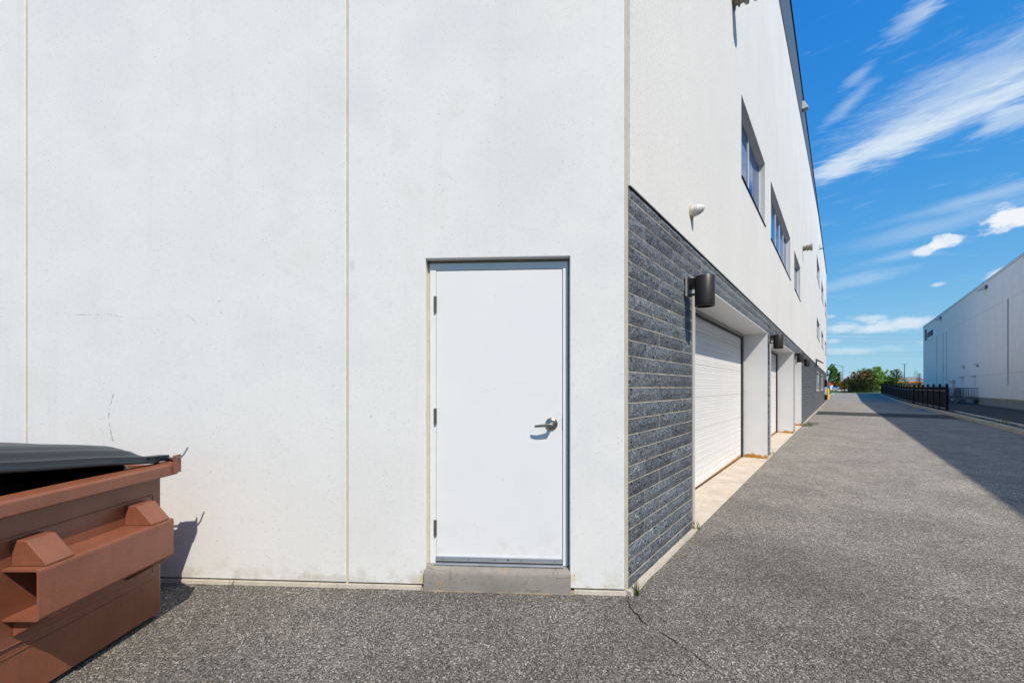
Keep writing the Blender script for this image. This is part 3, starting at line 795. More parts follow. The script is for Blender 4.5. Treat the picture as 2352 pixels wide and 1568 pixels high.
# garage openings
SEC = .468
for gi, (s0, s1, zt) in enumerate(OPEN):
    gd = empty('garage_door', (0, 0, 0)); gd.parent = bld; gd.location = P((s0+s1)/2, -.4, 0)-Vector(bld.location)
    gd['label'] = ['nearest white sectional garage door', 'middle white sectional garage door', 'farthest white sectional garage door'][gi]
    D = .40
    # white steel jamb liners and soffit
    part('jamb', 'jamb', [((s0, -D-.05, .012), (s0+.004, .022, zt)), ((s0-.004, -.002, .012), (s0, .022, zt))], gd, f=P)
    part('jamb', 'jamb', [((s1-.004, -D-.05, .012), (s1, .022, zt)), ((s1, -.002, .012), (s1+.004, .022, zt))], gd, f=P)
    part('soffit', 'frame', [((s0+.004, -D-.05, zt), (s1-.004, .022, zt+.004)), ((s0+.004, .018, zt+.004), (s1-.004, .022, zt+.010))], gd, f=P)
    # grey sealant strip next to the stone
    part('joint_sealant', 'grey_sealant', [((s0-.032, -.05, .0), (s0-.005, .002, zt+.008))], gd, f=P)
    part('joint_sealant', 'grey_sealant', [((s1+.005, -.05, .0), (s1+.032, .002, zt+.008))], gd, f=P)
    # track and weather seal
    part('door_track', 'greysteel', [((s1-.075, -D-.012, .03), (s1-.005, -D+.010, zt-.004)), ((s0+.005, -D-.012, .03), (s0+.075, -D+.010, zt-.004)), ((s0+.076, -D-.012, zt-.05), (s1-.076, -D+.010, zt-.004))], gd, .002, f=P)
    part('weather_seal', 'rubber', [((s1-.125, -D-.02, .03), (s1-.077, -D-.004, zt-.085)), ((s0+.077, -D-.02, .03), (s0+.125, -D-.004, zt-.085)), ((s0+.077, -D-.02, zt-.084), (s1-.077, -D-.004, zt-.052))], gd, f=P)
    for k in range(5):
        b = MB(); q = P(s1-.03, -D+.010, .35+k*.5); nn = P(0, 1, 0)-P(0, 0, 0)
        b.tube([q, q+nn*.005], .009, 8); b.build('bolt', 'hinge', gd)
    zj = [.03, .373, .841, 1.309, 1.777, 2.245, zt-.03]
    for z0, z1 in zip(zj, zj[1:]):
        # profile with pressed grooves
        prof = []; gr = [.042, .135, .225, .311, .404]
        top = z1 if z1 != zj[-1] else z1
        ref = z1 if z1 != zj[-1] else z0+SEC
        pts = [(z1-.0015, -.008), (z1-.004, 0)]
        for g_ in gr:
            zz = ref-g_
            if zz+.012 < z1-.006 and zz-.03 > z0+.006:
                pts += [(zz+.004, 0), (zz+.0015, -.005), (zz-.0015, -.005), (zz-.004, 0), (zz-.014, .0), (zz-.016, .0025), (zz-.024, .0025), (zz-.026, 0)]
        pts += [(z0+.004, 0), (z0+.0015, -.008)]
        b = MB(); nD = -D-.03
        for (zz, dn) in pts:
            b.v += [tuple(P(s0+.03, nD+dn, zz)), tuple(P(s1-.03, nD+dn, zz))]
        for i in range(len(pts)-1): b.f.append((2*i, 2*i+1, 2*i+3, 2*i+2))
        i = len(b.v); b.v += [tuple(P(s0+.03, nD-.04, z1-.0015)), tuple(P(s1-.03, nD-.04, z1-.0015)), tuple(P(s0+.03, nD-.04, z0+.0015)), tuple(P(s1-.03, nD-.04, z0+.0015))]
        b.f += [(0, i, i+1, 1), (i-2, i-1, i+3, i+2), (i, i+2, i+3, i+1)]
        b.build('door_section', 'jamb' if False else 'door', gd)
    part('bottom_seal', 'rubber', [((s0+.03, -D-.075, .012), (s1-.03, -D-.022, .032))], gd, f=P)
    # rust band creeping up from the far bottom corner
    b = MB(); k = 40
    for i in range(k):
        a = s0+.1+(s1-s0-.22)*i/k; c = s0+.1+(s1-s0-.22)*(i+1)/k
        h = lambda q: max(.0, .045*((q-s0)/(s1-s0))**1.3+.010*noise.noise(Vector((q*5, gi, 0))))
        b.quad(P(a, -D-.0285, .033), P(c, -D-.0285, .033), P(c, -D-.0285, .033+h(c)), P(a, -D-.0285, .033+h(a)))
    b.build('rust_streak', plain('orange_rust', (.45, .22, .08), .9, 0, .35, 25) if gi == 0 else bpy.data.materials['orange_rust'], gd)
    # concrete apron in the recess
    b = MB(); kk = 4
    for i in range(kk):
        a = s0+.005+(s1-s0-.01)*i/kk; c = s0+.005+(s1-s0-.01)*(i+1)/kk-.006
        b.box((a, -D-.3, -.05), (c, .028, .0125), P)
    b.build('apron', 'apron', bld, bevel=.004)
# side wall panels above the stone
WIN = [(4.10, 6.53, 4.58, 5.79, 2), (7.34, 11.64, 4.58, 5.79, 5), (12.9, 15.42, 4.58, 5.79, 2),
       (28.4, 32.9, 4.58, 5.79, 3), (36.0, 40.8, 4.58, 5.79, 3), (44.9, 49.0, 4.58, 5.79, 3),
       (28.4, 32.9, 8.30, 9.65, 3), (36.0, 40.8, 8.30, 9.65, 3), (44.9, 49.0, 8.30, 9.65, 3)]
ZU = 2.862
JS = [.022, 6.555, 15.47, 21.7, 27.8, 34.4, 42.4, 50.0]
def side_panel(s0, s1):
    hs = [w for w in WIN if w[0] >= s0 and w[1] <= s1]
    ss = sorted({s0, s1, *[w[0] for w in hs], *[w[1] for w in hs]}); zs = sorted({ZU, 99, *[w[2] for w in hs], *[w[3] for w in hs]})
    b = MB(); t = .2; ov = .017
    def top(s): return parapet(s)
    idx = {}
    def vtx(s, n, z):
        zz = top(s) if z == 99 else z
        k = (round(s, 4), n, round(zz, 4))
        if k not in idx: idx[k] = len(b.v); b.v.append(tuple(P(s, n, zz)))
        return idx[k]
    solid = set()
    for i in range(len(ss)-1):
        for j in range(len(zs)-1):
            if any(w[0] <= ss[i] and ss[i+1] <= w[1] and w[2] <= zs[j] and zs[j+1] <= w[3] for w in hs): continue
            solid.add((i, j))
    for (i, j) in solid:
        a, c, d, e = ss[i], ss[i+1], zs[j], zs[j+1]
        for n in (ov, -t): b.f.append((vtx(a, n, d), vtx(c, n, d), vtx(c, n, e), vtx(a, n, e)))
        for di, dj, q in ((-1, 0, [(a, d), (a, e)]), (1, 0, [(c, d), (c, e)]), (0, -1, [(a, d), (c, d)]), (0, 1, [(a, e), (c, e)])):
            if (i+di, j+dj) not in solid:
                (p0, z0), (p1, z1) = q
                b.f.append((vtx(p0, ov, z0), vtx(p1, ov, z1), vtx(p1, -t, z1), vtx(p0, -t, z0)))
    b.build('wall_panel', 'stucco', bld, bevel=.005)
for a, c in zip(JS, JS[1:]): side_panel(a+(.0 if a < 1 else .005), c-.005)
b = MB()
for j in JS[1:-1]: b.box((j-.006, -.1, ZU+.002), (j+.006, .006, parapet(j)-.01), P)
b.build('joint_sealant', 'kerb', bld)
# flashing under the white wall
part('flashing', 'blackmetal', [((.022, -.03, 2.8555), (SEND, .010, 2.8605))], bld, f=P)
# windows
for wi, (s0, s1, z0, z1, n) in enumerate(WIN+[(28.3, 33.2, 1.24, 2.40, 3), (35.9, 40.8, 1.24, 2.40, 3)]):
    rc = .075; w = empty('window', (0, 0, 0)); w.parent = bld; w.location = P((s0+s1)/2, -rc, z0)-Vector(bld.location)
    fw = .032; N0, N1 = -rc-.06, -rc
    part('window_frame', 'windowframe', [((s0, N0, z0), (s1, N1, z0+fw)), ((s0, N0, z1-fw), (s1, N1, z1)), ((s0, N0, z0+fw), (s0+fw, N1, z1-fw)), ((s1-fw, N0, z0+fw), (s1, N1, z1-fw))], w, .004, f=P)
    for k in range(1, n):
        c = s0+(s1-s0)*k/n
        part('mullion', 'windowframe', [((c-.033, N0, z0+fw), (c-.006, N1, z1-fw)), ((c+.006, N0, z0+fw), (c+.033, N1-.002, z1-fw)), ((c-.006, N0, z0+fw), (c+.006, N1-.02, z1-fw))], w, .003, f=P)
    for k in range(n):
        a = s0+(s1-s0)*k/n; c = s0+(s1-s0)*(k+1)/n
        part('pane', 'glass', [((a+.0335, N1-.024, z0+fw+.0005), (c-.0335, N1-.016, z1-fw-.0005))], w, f=P)
    if z0 > 3: part('sill_flashing', 'blackmetal', [((s0-.01, -rc, z0-.012), (s1+.01, .034, z0-.001))], w, f=P)
    else: part('window_sill', 'kerb_pale', [((s0-.03, -rc-.05, z0-.05), (s1+.03, .03, z0-.002))], w, f=P)
# flush grey band that narrows along the roof line, with coping
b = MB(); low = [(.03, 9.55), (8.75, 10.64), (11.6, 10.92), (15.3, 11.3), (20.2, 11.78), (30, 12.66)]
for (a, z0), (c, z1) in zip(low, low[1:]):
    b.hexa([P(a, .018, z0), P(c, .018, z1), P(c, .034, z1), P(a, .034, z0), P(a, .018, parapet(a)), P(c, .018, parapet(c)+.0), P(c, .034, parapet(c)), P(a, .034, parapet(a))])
b.build('roof_band', 'dark_grey', bld)
b = MB(); b.hexa([P(0, -.24, parapet(0)+.001), P(50.05, -.24, parapet(50)+.001), P(50.05, .06, parapet(50)+.001), P(0, .06, parapet(0)+.001), P(0, -.24, parapet(0)+.12), P(50.05, -.24, parapet(50)+.12), P(50.05, .06, parapet(50)+.12), P(0, .06, parapet(0)+.12)])
b.build('coping', 'blackmetal', bld)
# body of the building behind its skins
q0 = F(-7.4, -.22, 0); q1 = F(WC-.25, -.22, 0); q2 = P(.2, -.8, 0); q3 = P(49.7, -.8, 0); q4 = P(49.7, -14, 0)
b = MB(); b.prism([(q0.x, q0.y), (q1.x, q1.y), (q2.x, q2.y), (q3.x, q3.y), (q4.x, q4.y), (q0.x, q0.y+18)], 0, 12.05); b.build('interior_wall', 'interior', bld)
# far return, end fin and recess under the overhang
part('end_wall', 'stucco', [((49.75, -14, 2.9), (49.995, -.205, 12.9))], bld, f=P)
part('corner_fin', 'kerb_pale', [((50.01, -.6, 0), (50.2, .03, 4.2)), ((50.01, -.6, 4.25), (50.2, .03, 8.0)), ((50.01, -.6, 8.05), (50.2, .03, 13.0))], bld, f=P)


# ------------------------------------------------------------------ lamps, vents and fittings on the side wall
def lamp_proto():
    r = empty('wall_lamp', (0, 0, 0))
    L = lambda x, y, z: Vector((x, -y, z))       # x along wall, y out
    def pb(name, mat, boxes, bevel=0):
        b = MB()
        for a, c in boxes: b.box(a, c, L)
        return b.build(name, mat, r, bevel=bevel)
    pb('gasket', 'galv', [((-.052, .004, -.02), (.052, .026, .165))], .004)
    pb('back_plate', 'bronze', [((-.05, .0265, -.018), (.05, .040, .163))], .004)
    pb('bracket', 'bronze', [((-.026, .040, .085), (.026, .092, .150)), ((-.026, .040, -.012), (.026, .084, .004))], .003)
    pb('bracket_fin', 'bronze', [((-.030, .042, .072+.012*k), (.030, .086, .077+.012*k)) for k in range(-2, 1)])
    b = MB(); seg = 40; cx, cy = 0, -.168; ro, ri = .086, .074
    rings = [(0, -.095), (ri, -.095), (ri, -.127), (ro-.002, -.127), (ro, -.124), (ro, -.092), (ro-.0025, -.090), (ro-.0025, -.087), (ro, -.085), (ro, .148), (ro-.003, .153), (0, .153)]
    for rr, z in rings:
        for j in range(seg):
            a = 2*math.pi*j/seg; b.v.append((cx+rr*math.cos(a), cy+rr*math.sin(a), z+.0))
    for i in range(len(rings)-1):
        for j in range(seg): b.f.append((i*seg+j, i*seg+(j+1) % seg, (i+1)*seg+(j+1) % seg, (i+1)*seg+j))
    b.build('lamp_cylinder', 'bronze', r, smooth=True)
    b = MB(); b.tube([(0, -.168, -.094), (0, -.168, -.104)], [.060, .052], 24); b.build('lamp_lens', 'pvc', r, smooth=True)
    b = MB()
    for z in (.135, .100): b.tube([(.0262, -.062, z), (.030, -.062, z)], .005, 8)
    b.build('screw', 'zinc', r)
    return r
lp0 = lamp_proto()
lamps = [(1.36, 2.33, 'nearest dark bronze cylinder lamp, on the stone pier at the building corner'),
         (7.08, 2.36, 'dark bronze cylinder lamp on the stone pier between first and second garage doors'),
         (12.85, 2.36, 'dark bronze cylinder lamp on the stone pier between second and third garage doors'),
         (16.12, 2.36, 'farthest dark bronze cylinder lamp, on the long stone wall past the last garage door')]
for i, (s, z, lab) in enumerate(lamps):
    o = lp0 if i == 0 else copy_tree(lp0)
    o.location = P(s, .008, z); o.rotation_euler = (0, 0, TANG)
    tag(o, lab, 'wall lamp', 'cylinder lamps along the stone wall')
# white ribbed vent hood
def nrm_pt(s, z): return lambda along, out, up: P(s+along, .018+out, z+up)
def vent_hood(s, z):
    r = empty('vent_hood', P(s, .018, z)); f = nrm_pt(s, z)
    b = MB(); b.tube([f(0, 0, 0), f(0, .006, 0)], .072, 28); b.build('wall_flange', 'yellowed', r, smooth=True)
    b = MB(); pts = []; rr = []
    prof = [(.004, .052), (.03, .054), (.034, .050), (.038, .053), (.055, .052), (.059, .047), (.063, .050), (.078, .046), (.082, .041), (.086, .043), (.100, .034), (.104, .029), (.108, .030), (.120, .016), (.125, .004)]
    b.tube([f(0, o_, .006-.25*o_*0+.0+o_*.12) for o_, q in prof], [q for o_, q in prof], 28); b.build('ribbed_cowl', 'pvc', r, smooth=True)
    b = MB(); b.tube([f(-.035, .006, -.035), f(-.035, .014, -.035)], .018, 10); b.build('sealant_blob', 'yellowed', r, smooth=True)
    tag(r, 'small white ribbed vent hood just above the stone near the corner', 'vent')
vent_hood(1.50, 3.165)
def duct(s, z, lab, k=1.0):
    r = empty('exhaust_duct', P(s, .018, z)); f = nrm_pt(s, z)
    b = MB(); b.tube([f(0, 0, 0), f(0, .012, 0)], .13*k, 24); b.build('wall_flange', 'duct', r, smooth=True)
    prof = [(.01, .085), (.05, .085), (.055, .110), (.07, .112), (.075, .088), (.12, .088), (.14, .125), (.175, .128), (.18, .095), (.22, .095), (.245, .135), (.30, .138), (.305, .11), (.31, .02)]
    b = MB(); b.tube([f(0, o_*k, 0) for o_, q in prof], [q*k for o_, q in prof], 24); b.build('duct_cowl', 'duct', r, smooth=True)
    tag(r, lab, 'vent', 'exhaust ducts high on the side wall'); return r
duct(3.5, 6.74, 'weathered ribbed exhaust duct high up, cut by the top of the picture', 1.0)
duct(16.6, 6.82, 'grey flared exhaust duct beyond the third upper window', 1.0)
def small_light(s, z, lab, mat='pvc', dark=False):
    r = empty('wall_light', P(s, .036, z)); f = lambda a, o, u: P(s+a, .036+o, z+u)
    b = MB(); b.hexa([f(-.11, 0, -.16), f(.11, 0, -.16), f(.11, .20, -.16), f(-.11, .20, -.16), f(-.08, 0, .14), f(.08, 0, .14), f(.08, .07, .14), f(-.08, .07, .14)])
    b.build('light_housing', mat, r, bevel=.01)
    b = MB(); b.box((-.09, .01, -.18), (.09, .18, -.161), f); b.build('light_lens', 'galv', r)
    tag(r, lab, 'wall light'); return r
small_light(15.9, 11.95, 'small white light box at the roof edge of the long side wall', 'pvc')
small_light(31.5, 10.9, 'tiny pale light box far along the side wall near the roof', 'pvc')
r = empty('floodlight', P(26.6, .02, 2.9)); f = lambda a, o, u: P(26.6+a, .02+o, 2.9+u)
b = MB(); b.tube([f(0, 0, -.25), f(0, .05, -.25), f(0, .05, .2)], .03, 8); b.build('mount_arm', 'blackmetal', r)
b = MB(); b.hexa([f(-.15, .03, .08), f(.15, .03, .08), f(.15, .36, -.10), f(-.15, .36, -.10), f(-.15, .03, .22), f(.15, .03, .22), f(.15, .38, -.05), f(-.15, .38, -.05)]); b.build('light_housing', 'dark_grey', r, bevel=.01)
tag(r, 'dark tilted floodlight at the top of the far stone wall', 'floodlight')
# utility cabinet stack at the end of the stone
r = empty('utility_cabinet', P(43.9, .1, .3)); f = lambda a, o, u: P(43.9+a, o, u)
for nm, mt, z0, z1 in (('lower_box', 'blackmetal', .30, .78), ('meter_box', 'white', .782, 1.46), ('upper_box', 'blackmetal', 1.462, 2.13)):
    b = MB(); b.box((-.2, .02, z0), (.2, .185, z1), f); b.build(nm, mt, r, bevel=.01)
tag(r, 'tall black cabinet with white middle box at the end of the stone wall', 'utility cabinet')
def bollard(x, y, lab, z=0.0):
    r = empty('bollard', (x, y, z))
    b = MB(); b.tube([(x, y, z-.02), (x, y, z+1.2), (x, y, z+1.26), (x, y, z+1.3)], [.11, .11, .085, .02], 18); b.build('post', 'yellow', r, smooth=True)
    b = MB(); b.tube([(x, y, z-.02), (x, y, z+.025)], .17, 18); b.build('collar', 'footing', r)
    tag(r, lab, 'bollard', 'yellow bollards at the end of the building')
bollard(35.35, 45.3, 'yellow bollard in full view at the building end')
bollard(36.35, 47.0, 'yellow bollard half hidden behind the nearer one, by the white cabinet')

# ------------------------------------------------------------------ dumpster
dmp = empty('dumpster', (-3.1, 2.0, 0)); tag(dmp, 'brown steel dumpster with black lid propped open by a bin bag', 'dumpster')
X0, X1, Y0, Y1 = -3.95, -2.23, 1.42, 2.58
def db(name, mat, pts_or_boxes, bevel=.004, smooth=False):
    b = MB()
    for it in pts_or_boxes:
        if len(it) == 2: b.box(*it)
        else: b.hexa(it)
    return b.build(name, mat, dmp, bevel=bevel, smooth=smooth)
th = .006
db('side_wall', 'dumpster', [((X1-th, Y0, .03), (X1, Y1-.02, .92))])
db('side_wall', 'dumpster', [((X0, Y0, .03), (X0+th, Y1, .92))])
db('back_wall', 'dumpster', [((X0+th+.001, Y1-th, .03), (X1-.02, Y1, .92))])
db('front_wall', 'dumpster', [((X0+th+.001, Y0, .03), (X1-th-.001, Y0+th, .92))])
db('floor_plate', 'dumpster', [((X0+.01, Y0+.01, .035), (X1-.01, Y1-.01, .05))])
b = MB(); b.tube([(X1-.021, Y1-.021, .03), (X1-.021, Y1-.021, .92)], .021, 16); b.build('corner_post', 'dumpster', dmp, smooth=True)
# rolled rim
def rim(path_a, path_b): pass
rp = [(.0, .893), (.075, .893), (.080, .900), (.080, .955), (.072, .966), (.012, .978), (0, .976)]
b = MB(); n_ = len(rp)
for (yy) in (Y0-.02, Y1+.028):
    b.v += [(X1+dx, yy, z) for dx, z in rp]
for j in range(n_): b.f.append((j, (j+1) % n_, n_+(j+1) % n_, n_+j))
b.f += [tuple(range(n_)), tuple(n_+j for j in reversed(range(n_)))]
b.build('rim', 'dumpster', dmp, bevel=.003)
db('rim', 'dumpster', [((X0-.05, Y1+.001, .885), (X1-.001, Y1+.028, .955))]); db('rim', 'dumpster', [((X0-.05, Y0-.02, .905), (X0-.001, Y1, .965))]); db('rim', 'dumpster', [((X0, Y0-.05, .905), (X1-.002, Y0-.002, .965))])
# doubler plate with weld bead
db('doubler_plate', 'dumpster', [((X1+.0005, 1.50, .305), (X1+.006, 2.505, .778))], .003)
wb = MB()
for pth in ([(1.50, .78), (2.507, .78), (2.507, .303), (1.50, .303)],):
    for (ya, za), (yb, zb) in zip(pth, pth[1:]):
        k = 24; pp = []
        for i in range(k+1): f_ = i/k; pp.append((X1+.004, ya+(yb-ya)*f_+rnd.uniform(-.002, .002), za+(zb-za)*f_+rnd.uniform(-.002, .002)))
        wb.tube(pp, [.0045*rnd.uniform(.8, 1.3) for _ in pp], 6)
wb.build('weld_bead', 'dumpster', dmp, smooth=True)
# horizontal crease between plates on the side
db('stiffener', 'dumpster', [((X1+.0005, Y0, .255), (X1+.003, Y1-.03, .262))], .001)
# fork pocket
PX = -2.062; PY0, PY1 = 1.765, 2.468; PZ0, PZ1 = .428, .655; XP = X1+.0065
b = MB(); t_ = .010
prof = [(XP, PZ1), (PX-.012, PZ1), (PX-.003, PZ1-.004), (PX, PZ1-.014), (PX, PZ0+.014), (PX-.003, PZ0+.004), (PX-.012, PZ0), (XP, PZ0)]
inn = [(XP, PZ0+t_), (PX-.014, PZ0+t_), (PX-t_, PZ0+.018), (PX-t_, PZ1-.018), (PX-.014, PZ1-t_), (XP, PZ1-t_)]
pr = prof+inn; n_ = len(pr)
for yy in (PY0, PY1): b.v += [(x, yy, z) for x, z in pr]
for j in range(n_): b.f.append((j, (j+1) % n_, n_+(j+1) % n_, n_+j))
# end faces as strips
def strip(base, rev):
    o_ = prof; 
    pairs = [(0, 13), (1, 12), (3, 11), (4, 10), (6, 9), (7, 8)]
    for (a, a2), (c, c2) in zip(pairs, pairs[1:]):
        mid = [k for k in range(a+1, c)]
        fc = [base+a]+[base+k for k in mid]+[base+c, base+c2, base+a2]
        b.f.append(tuple(fc if not rev else reversed(fc)))
strip(0, False); strip(n_, True)
b.build('fork_pocket', 'dumpster', dmp)
def gusset(y0, y1, zb, zt, up):
    s_ = 1 if up else -1
    b = MB(); e = .003
    if up:
        i = 0
        sec = [(XP, PZ1+.001), (PX-.006, PZ1+.001), (PX-.008, PZ1+.010), (-2.158, zt), (XP, zt+.004)]
        b.v += [(x_, y0, z_) for x_, z_ in sec]+[(x_, y1, z_) for x_, z_ in sec]
        b.f += [(0, 1, 2, 3, 4), (9, 8, 7, 6, 5)]+[(k, (k+1) % 5, 5+(k+1) % 5, 5+k) for k in range(5)]
        return b.build('gusset', 'dumpster', dmp, bevel=.004)
    else:
        p = [(XP, y0, zb), (PX-.014, y0, PZ0-.012), (PX-.014, y1, PZ0-.012), (XP, y1, zb), (XP, y0, PZ0-.001), (PX-.004, y0, PZ0-.001), (PX-.004, y1, PZ0-.001), (XP, y1, PZ0-.001)]
    b.hexa(p); return b.build('gusset', 'dumpster', dmp, bevel=.006, smooth=True)
gusset(1.798, 1.915, 0, .768, True); gusset(2.325, 2.448, 0, .766, True)
gusset(1.80, 1.90, .335, 0, False); gusset(2.33, 2.44, .335, 0, False)
# hinge bracket, rod and lid
db('hinge_bracket', 'dumpster', [((X1+.081, 2.565, .905), (X1+.089, 2.622, 1.018)), ((X1-.005, 2.6085, .905), (X1+.0805, 2.615, 1.0))], .002)
b = MB(); b.tube([(X0+.1, 2.592, .999), (X1+.10, 2.592, .999), (X1+.112, 2.593, 1.003), (X1+.125, 2.598, 1.020), (X1+.138, 2.606, 1.052), (X1+.143, 2.609, 1.064)], .0058, 12); b.build('hinge_rod', 'zinc', dmp, smooth=True)
def lid(name, xa, xb, seed):
    b = MB(); nx, ny = 60, 26; ya, yb = 1.40, 2.515
    W = xa-xb
    for j in range(ny+1):
        y = ya+(yb-ya)*j/ny
        base = .992+.128*(yb-y)
        fade = min(1, (yb-y)/.13); fade = math.sin(fade*math.pi/2)
        fade2 = min(1, (yb-y)/.08)
        for i in range(nx+1):
            d = W*i/nx; dd = min(d, W-d)
            h = 0
            if dd > .012: h += .032*min(1, (dd-.012)/.018)
            if dd > .055: h += .034*min(1, (dd-.055)/.05)*fade
            if dd > .12:
                ph = ((dd-.12) % .21)/.21
                h += .034*max(0, math.sin(ph*math.pi))**.45*fade-.012
            h += .035*math.sin(min(1, dd/(W/2))*math.pi/2)*math.sin(math.pi*min(1, (yb-y)/1.3))
            sag = .004*noise.noise(Vector((d*3, y*3, seed)))
            b.v.append((xa-d, y, base+h*(.7+.3*fade2)+sag))
    for j in range(ny):
        for i in range(nx): k = j*(nx+1)+i; b.f.append((k, k+1, k+nx+2, k+nx+1))
    o = b.build(name, 'lid', dmp, smooth=True)
    so_ = o.modifiers.new('solid', 'SOLIDIFY'); so_.thickness = .012; so_.offset = -1
    for hx in (xa-.03, xb+.12):
        b = MB(); b.hexa([(hx-.05, 2.46, .988), (hx+.02, 2.46, .988), (hx+.02, 2.602, .982), (hx-.05, 2.602, .982), (hx-.05, 2.46, 1.028), (hx+.02, 2.46, 1.028), (hx+.02, 2.602, 1.017), (hx-.05, 2.602, 1.017)])
        hb = b.build('lid_hinge_arm', 'lid', dmp, bevel=.005)
    return o
lid('lid', -2.188, -3.06, 1); lid('lid', -3.08, -3.95, 2)
# bin bag showing in the gap: a thing of its own
bm = bmesh.new(); bmesh.ops.create_icosphere(bm, subdivisions=5, radius=1)
for v in bm.verts:
    d = v.co.normalized(); q = 1+.10*noise.noise(d*2.2)+.05*abs(noise.noise(d*7))+.03*noise.noise(d*16)
    v.co = Vector((d.x*.34*q, d.y*.52*q, d.z*.30*q))
me = bpy.data.meshes.new('bin_bag'); bm.to_mesh(me); bm.free(); me.materials.append(M['bag'])
for p in me.polygons: p.use_smooth = True
bag = bpy.data.objects.new('bin_bag', me); COL.objects.link(bag); bag.location = (-2.60, 1.72, .80)
tag(bag, 'shiny black bin bag bulging under the dumpster lid', 'bin bag')
b2 = bag.copy(); COL.objects.link(b2); b2.location = (-2.80, 2.2, .755); b2.scale = (1.35, .6, .95)
b3 = bag.copy(); COL.objects.link(b3); b3.location = (-2.80, 2.42, .815); b3.scale = (1.48, .26, .6)
b4 = bag.copy(); COL.objects.link(b4); b4.location = (-2.465, 2.41, .842); b4.scale = (.56, .28, .56)
tag(b4, 'small black bin bag stuffed into the hinge corner of the dumpster', 'bin bag')
tag(b3, 'flattened black bin bag wedged against the hinge side of the dumpster', 'bin bag')
tag(b2, 'black bin bag lower down inside the dumpster towards the wall', 'bin bag')

# ------------------------------------------------------------------ weeds
def tuft(name, x, y, z, n, h, mat, lab, cat='grass tuft', spread=.03, w=.0035, group=None, flower=False):
    b = MB(); r = random.Random(int(x*1000+y*77))
    for k in range(n):
        a = r.uniform(0, 6.28); hh = h*r.uniform(.45, 1); lean = r.uniform(.15, .7)*hh
        bx, by = x+r.uniform(-spread, spread)*.4, y+r.uniform(-spread, spread)*.4
        px, py = math.cos(a+1.57)*w, math.sin(a+1.57)*w
        prev = None
        for i in range(5):
            f_ = i/4; cx, cy, cz = bx+math.cos(a)*lean*f_**1.8, by+math.sin(a)*lean*f_**1.8, z+hh*f_*(1-.15*f_)
            ww = 1-f_*.95
            cur = ((cx-px*ww, cy-py*ww, cz), (cx+px*ww, cy+py*ww, cz))
            if prev: b.quad(prev[0], prev[1], cur[1], cur[0])
            prev = cur
    o = b.build(name, mat)
    me = o.data; org = Vector((x, y, z))
    for v in me.vertices: v.co -= org
    o.location = org
    return tag(o, lab, cat, group)
q = P(.05, .05, 0); tuft('grass_tuft', q.x, q.y, 0, 16, .19, 'grass', 'green grass tuft at the foot of the building corner', spread=.05)
q = P(1.70, .03, .0); tuft('grass_tuft', q.x, q.y, 0, 9, .15, 'grass', 'thin grass tuft at the near end of first garage apron')
q = P(7.6, .03, 0); tuft('grass_tuft', q.x, q.y, 0, 10, .22, 'grass', 'grass tuft at the second garage apron')
q = P(15.95, .12, 0); tuft('grass_tuft', q.x, q.y, 0, 60, .22, 'grass', 'bushy grass tuft where the long stone wall begins', spread=.5, w=.008)
q = P(17.1, .18, 0); tuft('grass_tuft', q.x, q.y, 0, 50, .12, 'grass', 'low grass tuft beside the footing of the long stone wall', spread=.7, w=.008)
q = F(-1.95, .03, .0); tuft('grass_tuft', q.x, q.y, 0.0, 7, .06, 'dry', 'tiny dry sprout at the foot of the front wall', spread=.02, w=.002)
wd = [(9.4, 5.42, 'low weeds in the gutter where the kerb leaves the picture'), (12.1, 5.42, 'green weeds along the kerb foot, second clump from the right edge'), (15.0, 5.42, 'small weeds at the kerb foot near the dark patch'), (22.5, 5.42, 'weeds at the kerb foot level with the fence end')]
for i, (s, n, lab) in enumerate(wd):
    q = P(s, n, 0); tuft('kerb_weed', q.x, q.y, 0, 80, .07, 'grass', lab, 'weed', spread=1.2, w=.009, group='weeds along the kerb')
sp_ = [(10.6, 'pale flowering weed between the two kerbs at the right edge'), (12.6, 'branching dry weed between the kerbs, second from the right'), (14.3, 'white flowered dry weed between the kerbs'), (20.4, 'tall sparse dry weed between the kerbs nearest the fence end')]
for i, (s, lab) in enumerate(sp_):
    q = P(s, 5.88, .07); tuft('dry_weed', q.x, q.y, .07, 34, .42, 'dry', lab, 'weed', spread=.5, w=.006, group='dry weeds between the kerbs')
b = MB(); r = random.Random(5)
for k in range(2600):
    s = r.uniform(6, 45); n = r.choice([5.74, 5.9, 6.0])+r.uniform(-.05, .05); q = P(s, n, .07); a = r.uniform(0, 6.28); h = r.uniform(.03, .09)
    if noise.noise(Vector((s*.9, 0, 0))) < -.05: continue
    b.poly([(q.x-.01*math.cos(a), q.y-.01*math.sin(a), .07), (q.x+.01*math.cos(a), q.y+.01*math.sin(a), .07), (q.x+r.uniform(-.04, .04), q.y+r.uniform(-.04, .04), .07+h)])
tag(b.build('ground_cover', 'grass'), 'low mossy growth filling the strip between the kerbs', 'ground cover', kind='stuff')
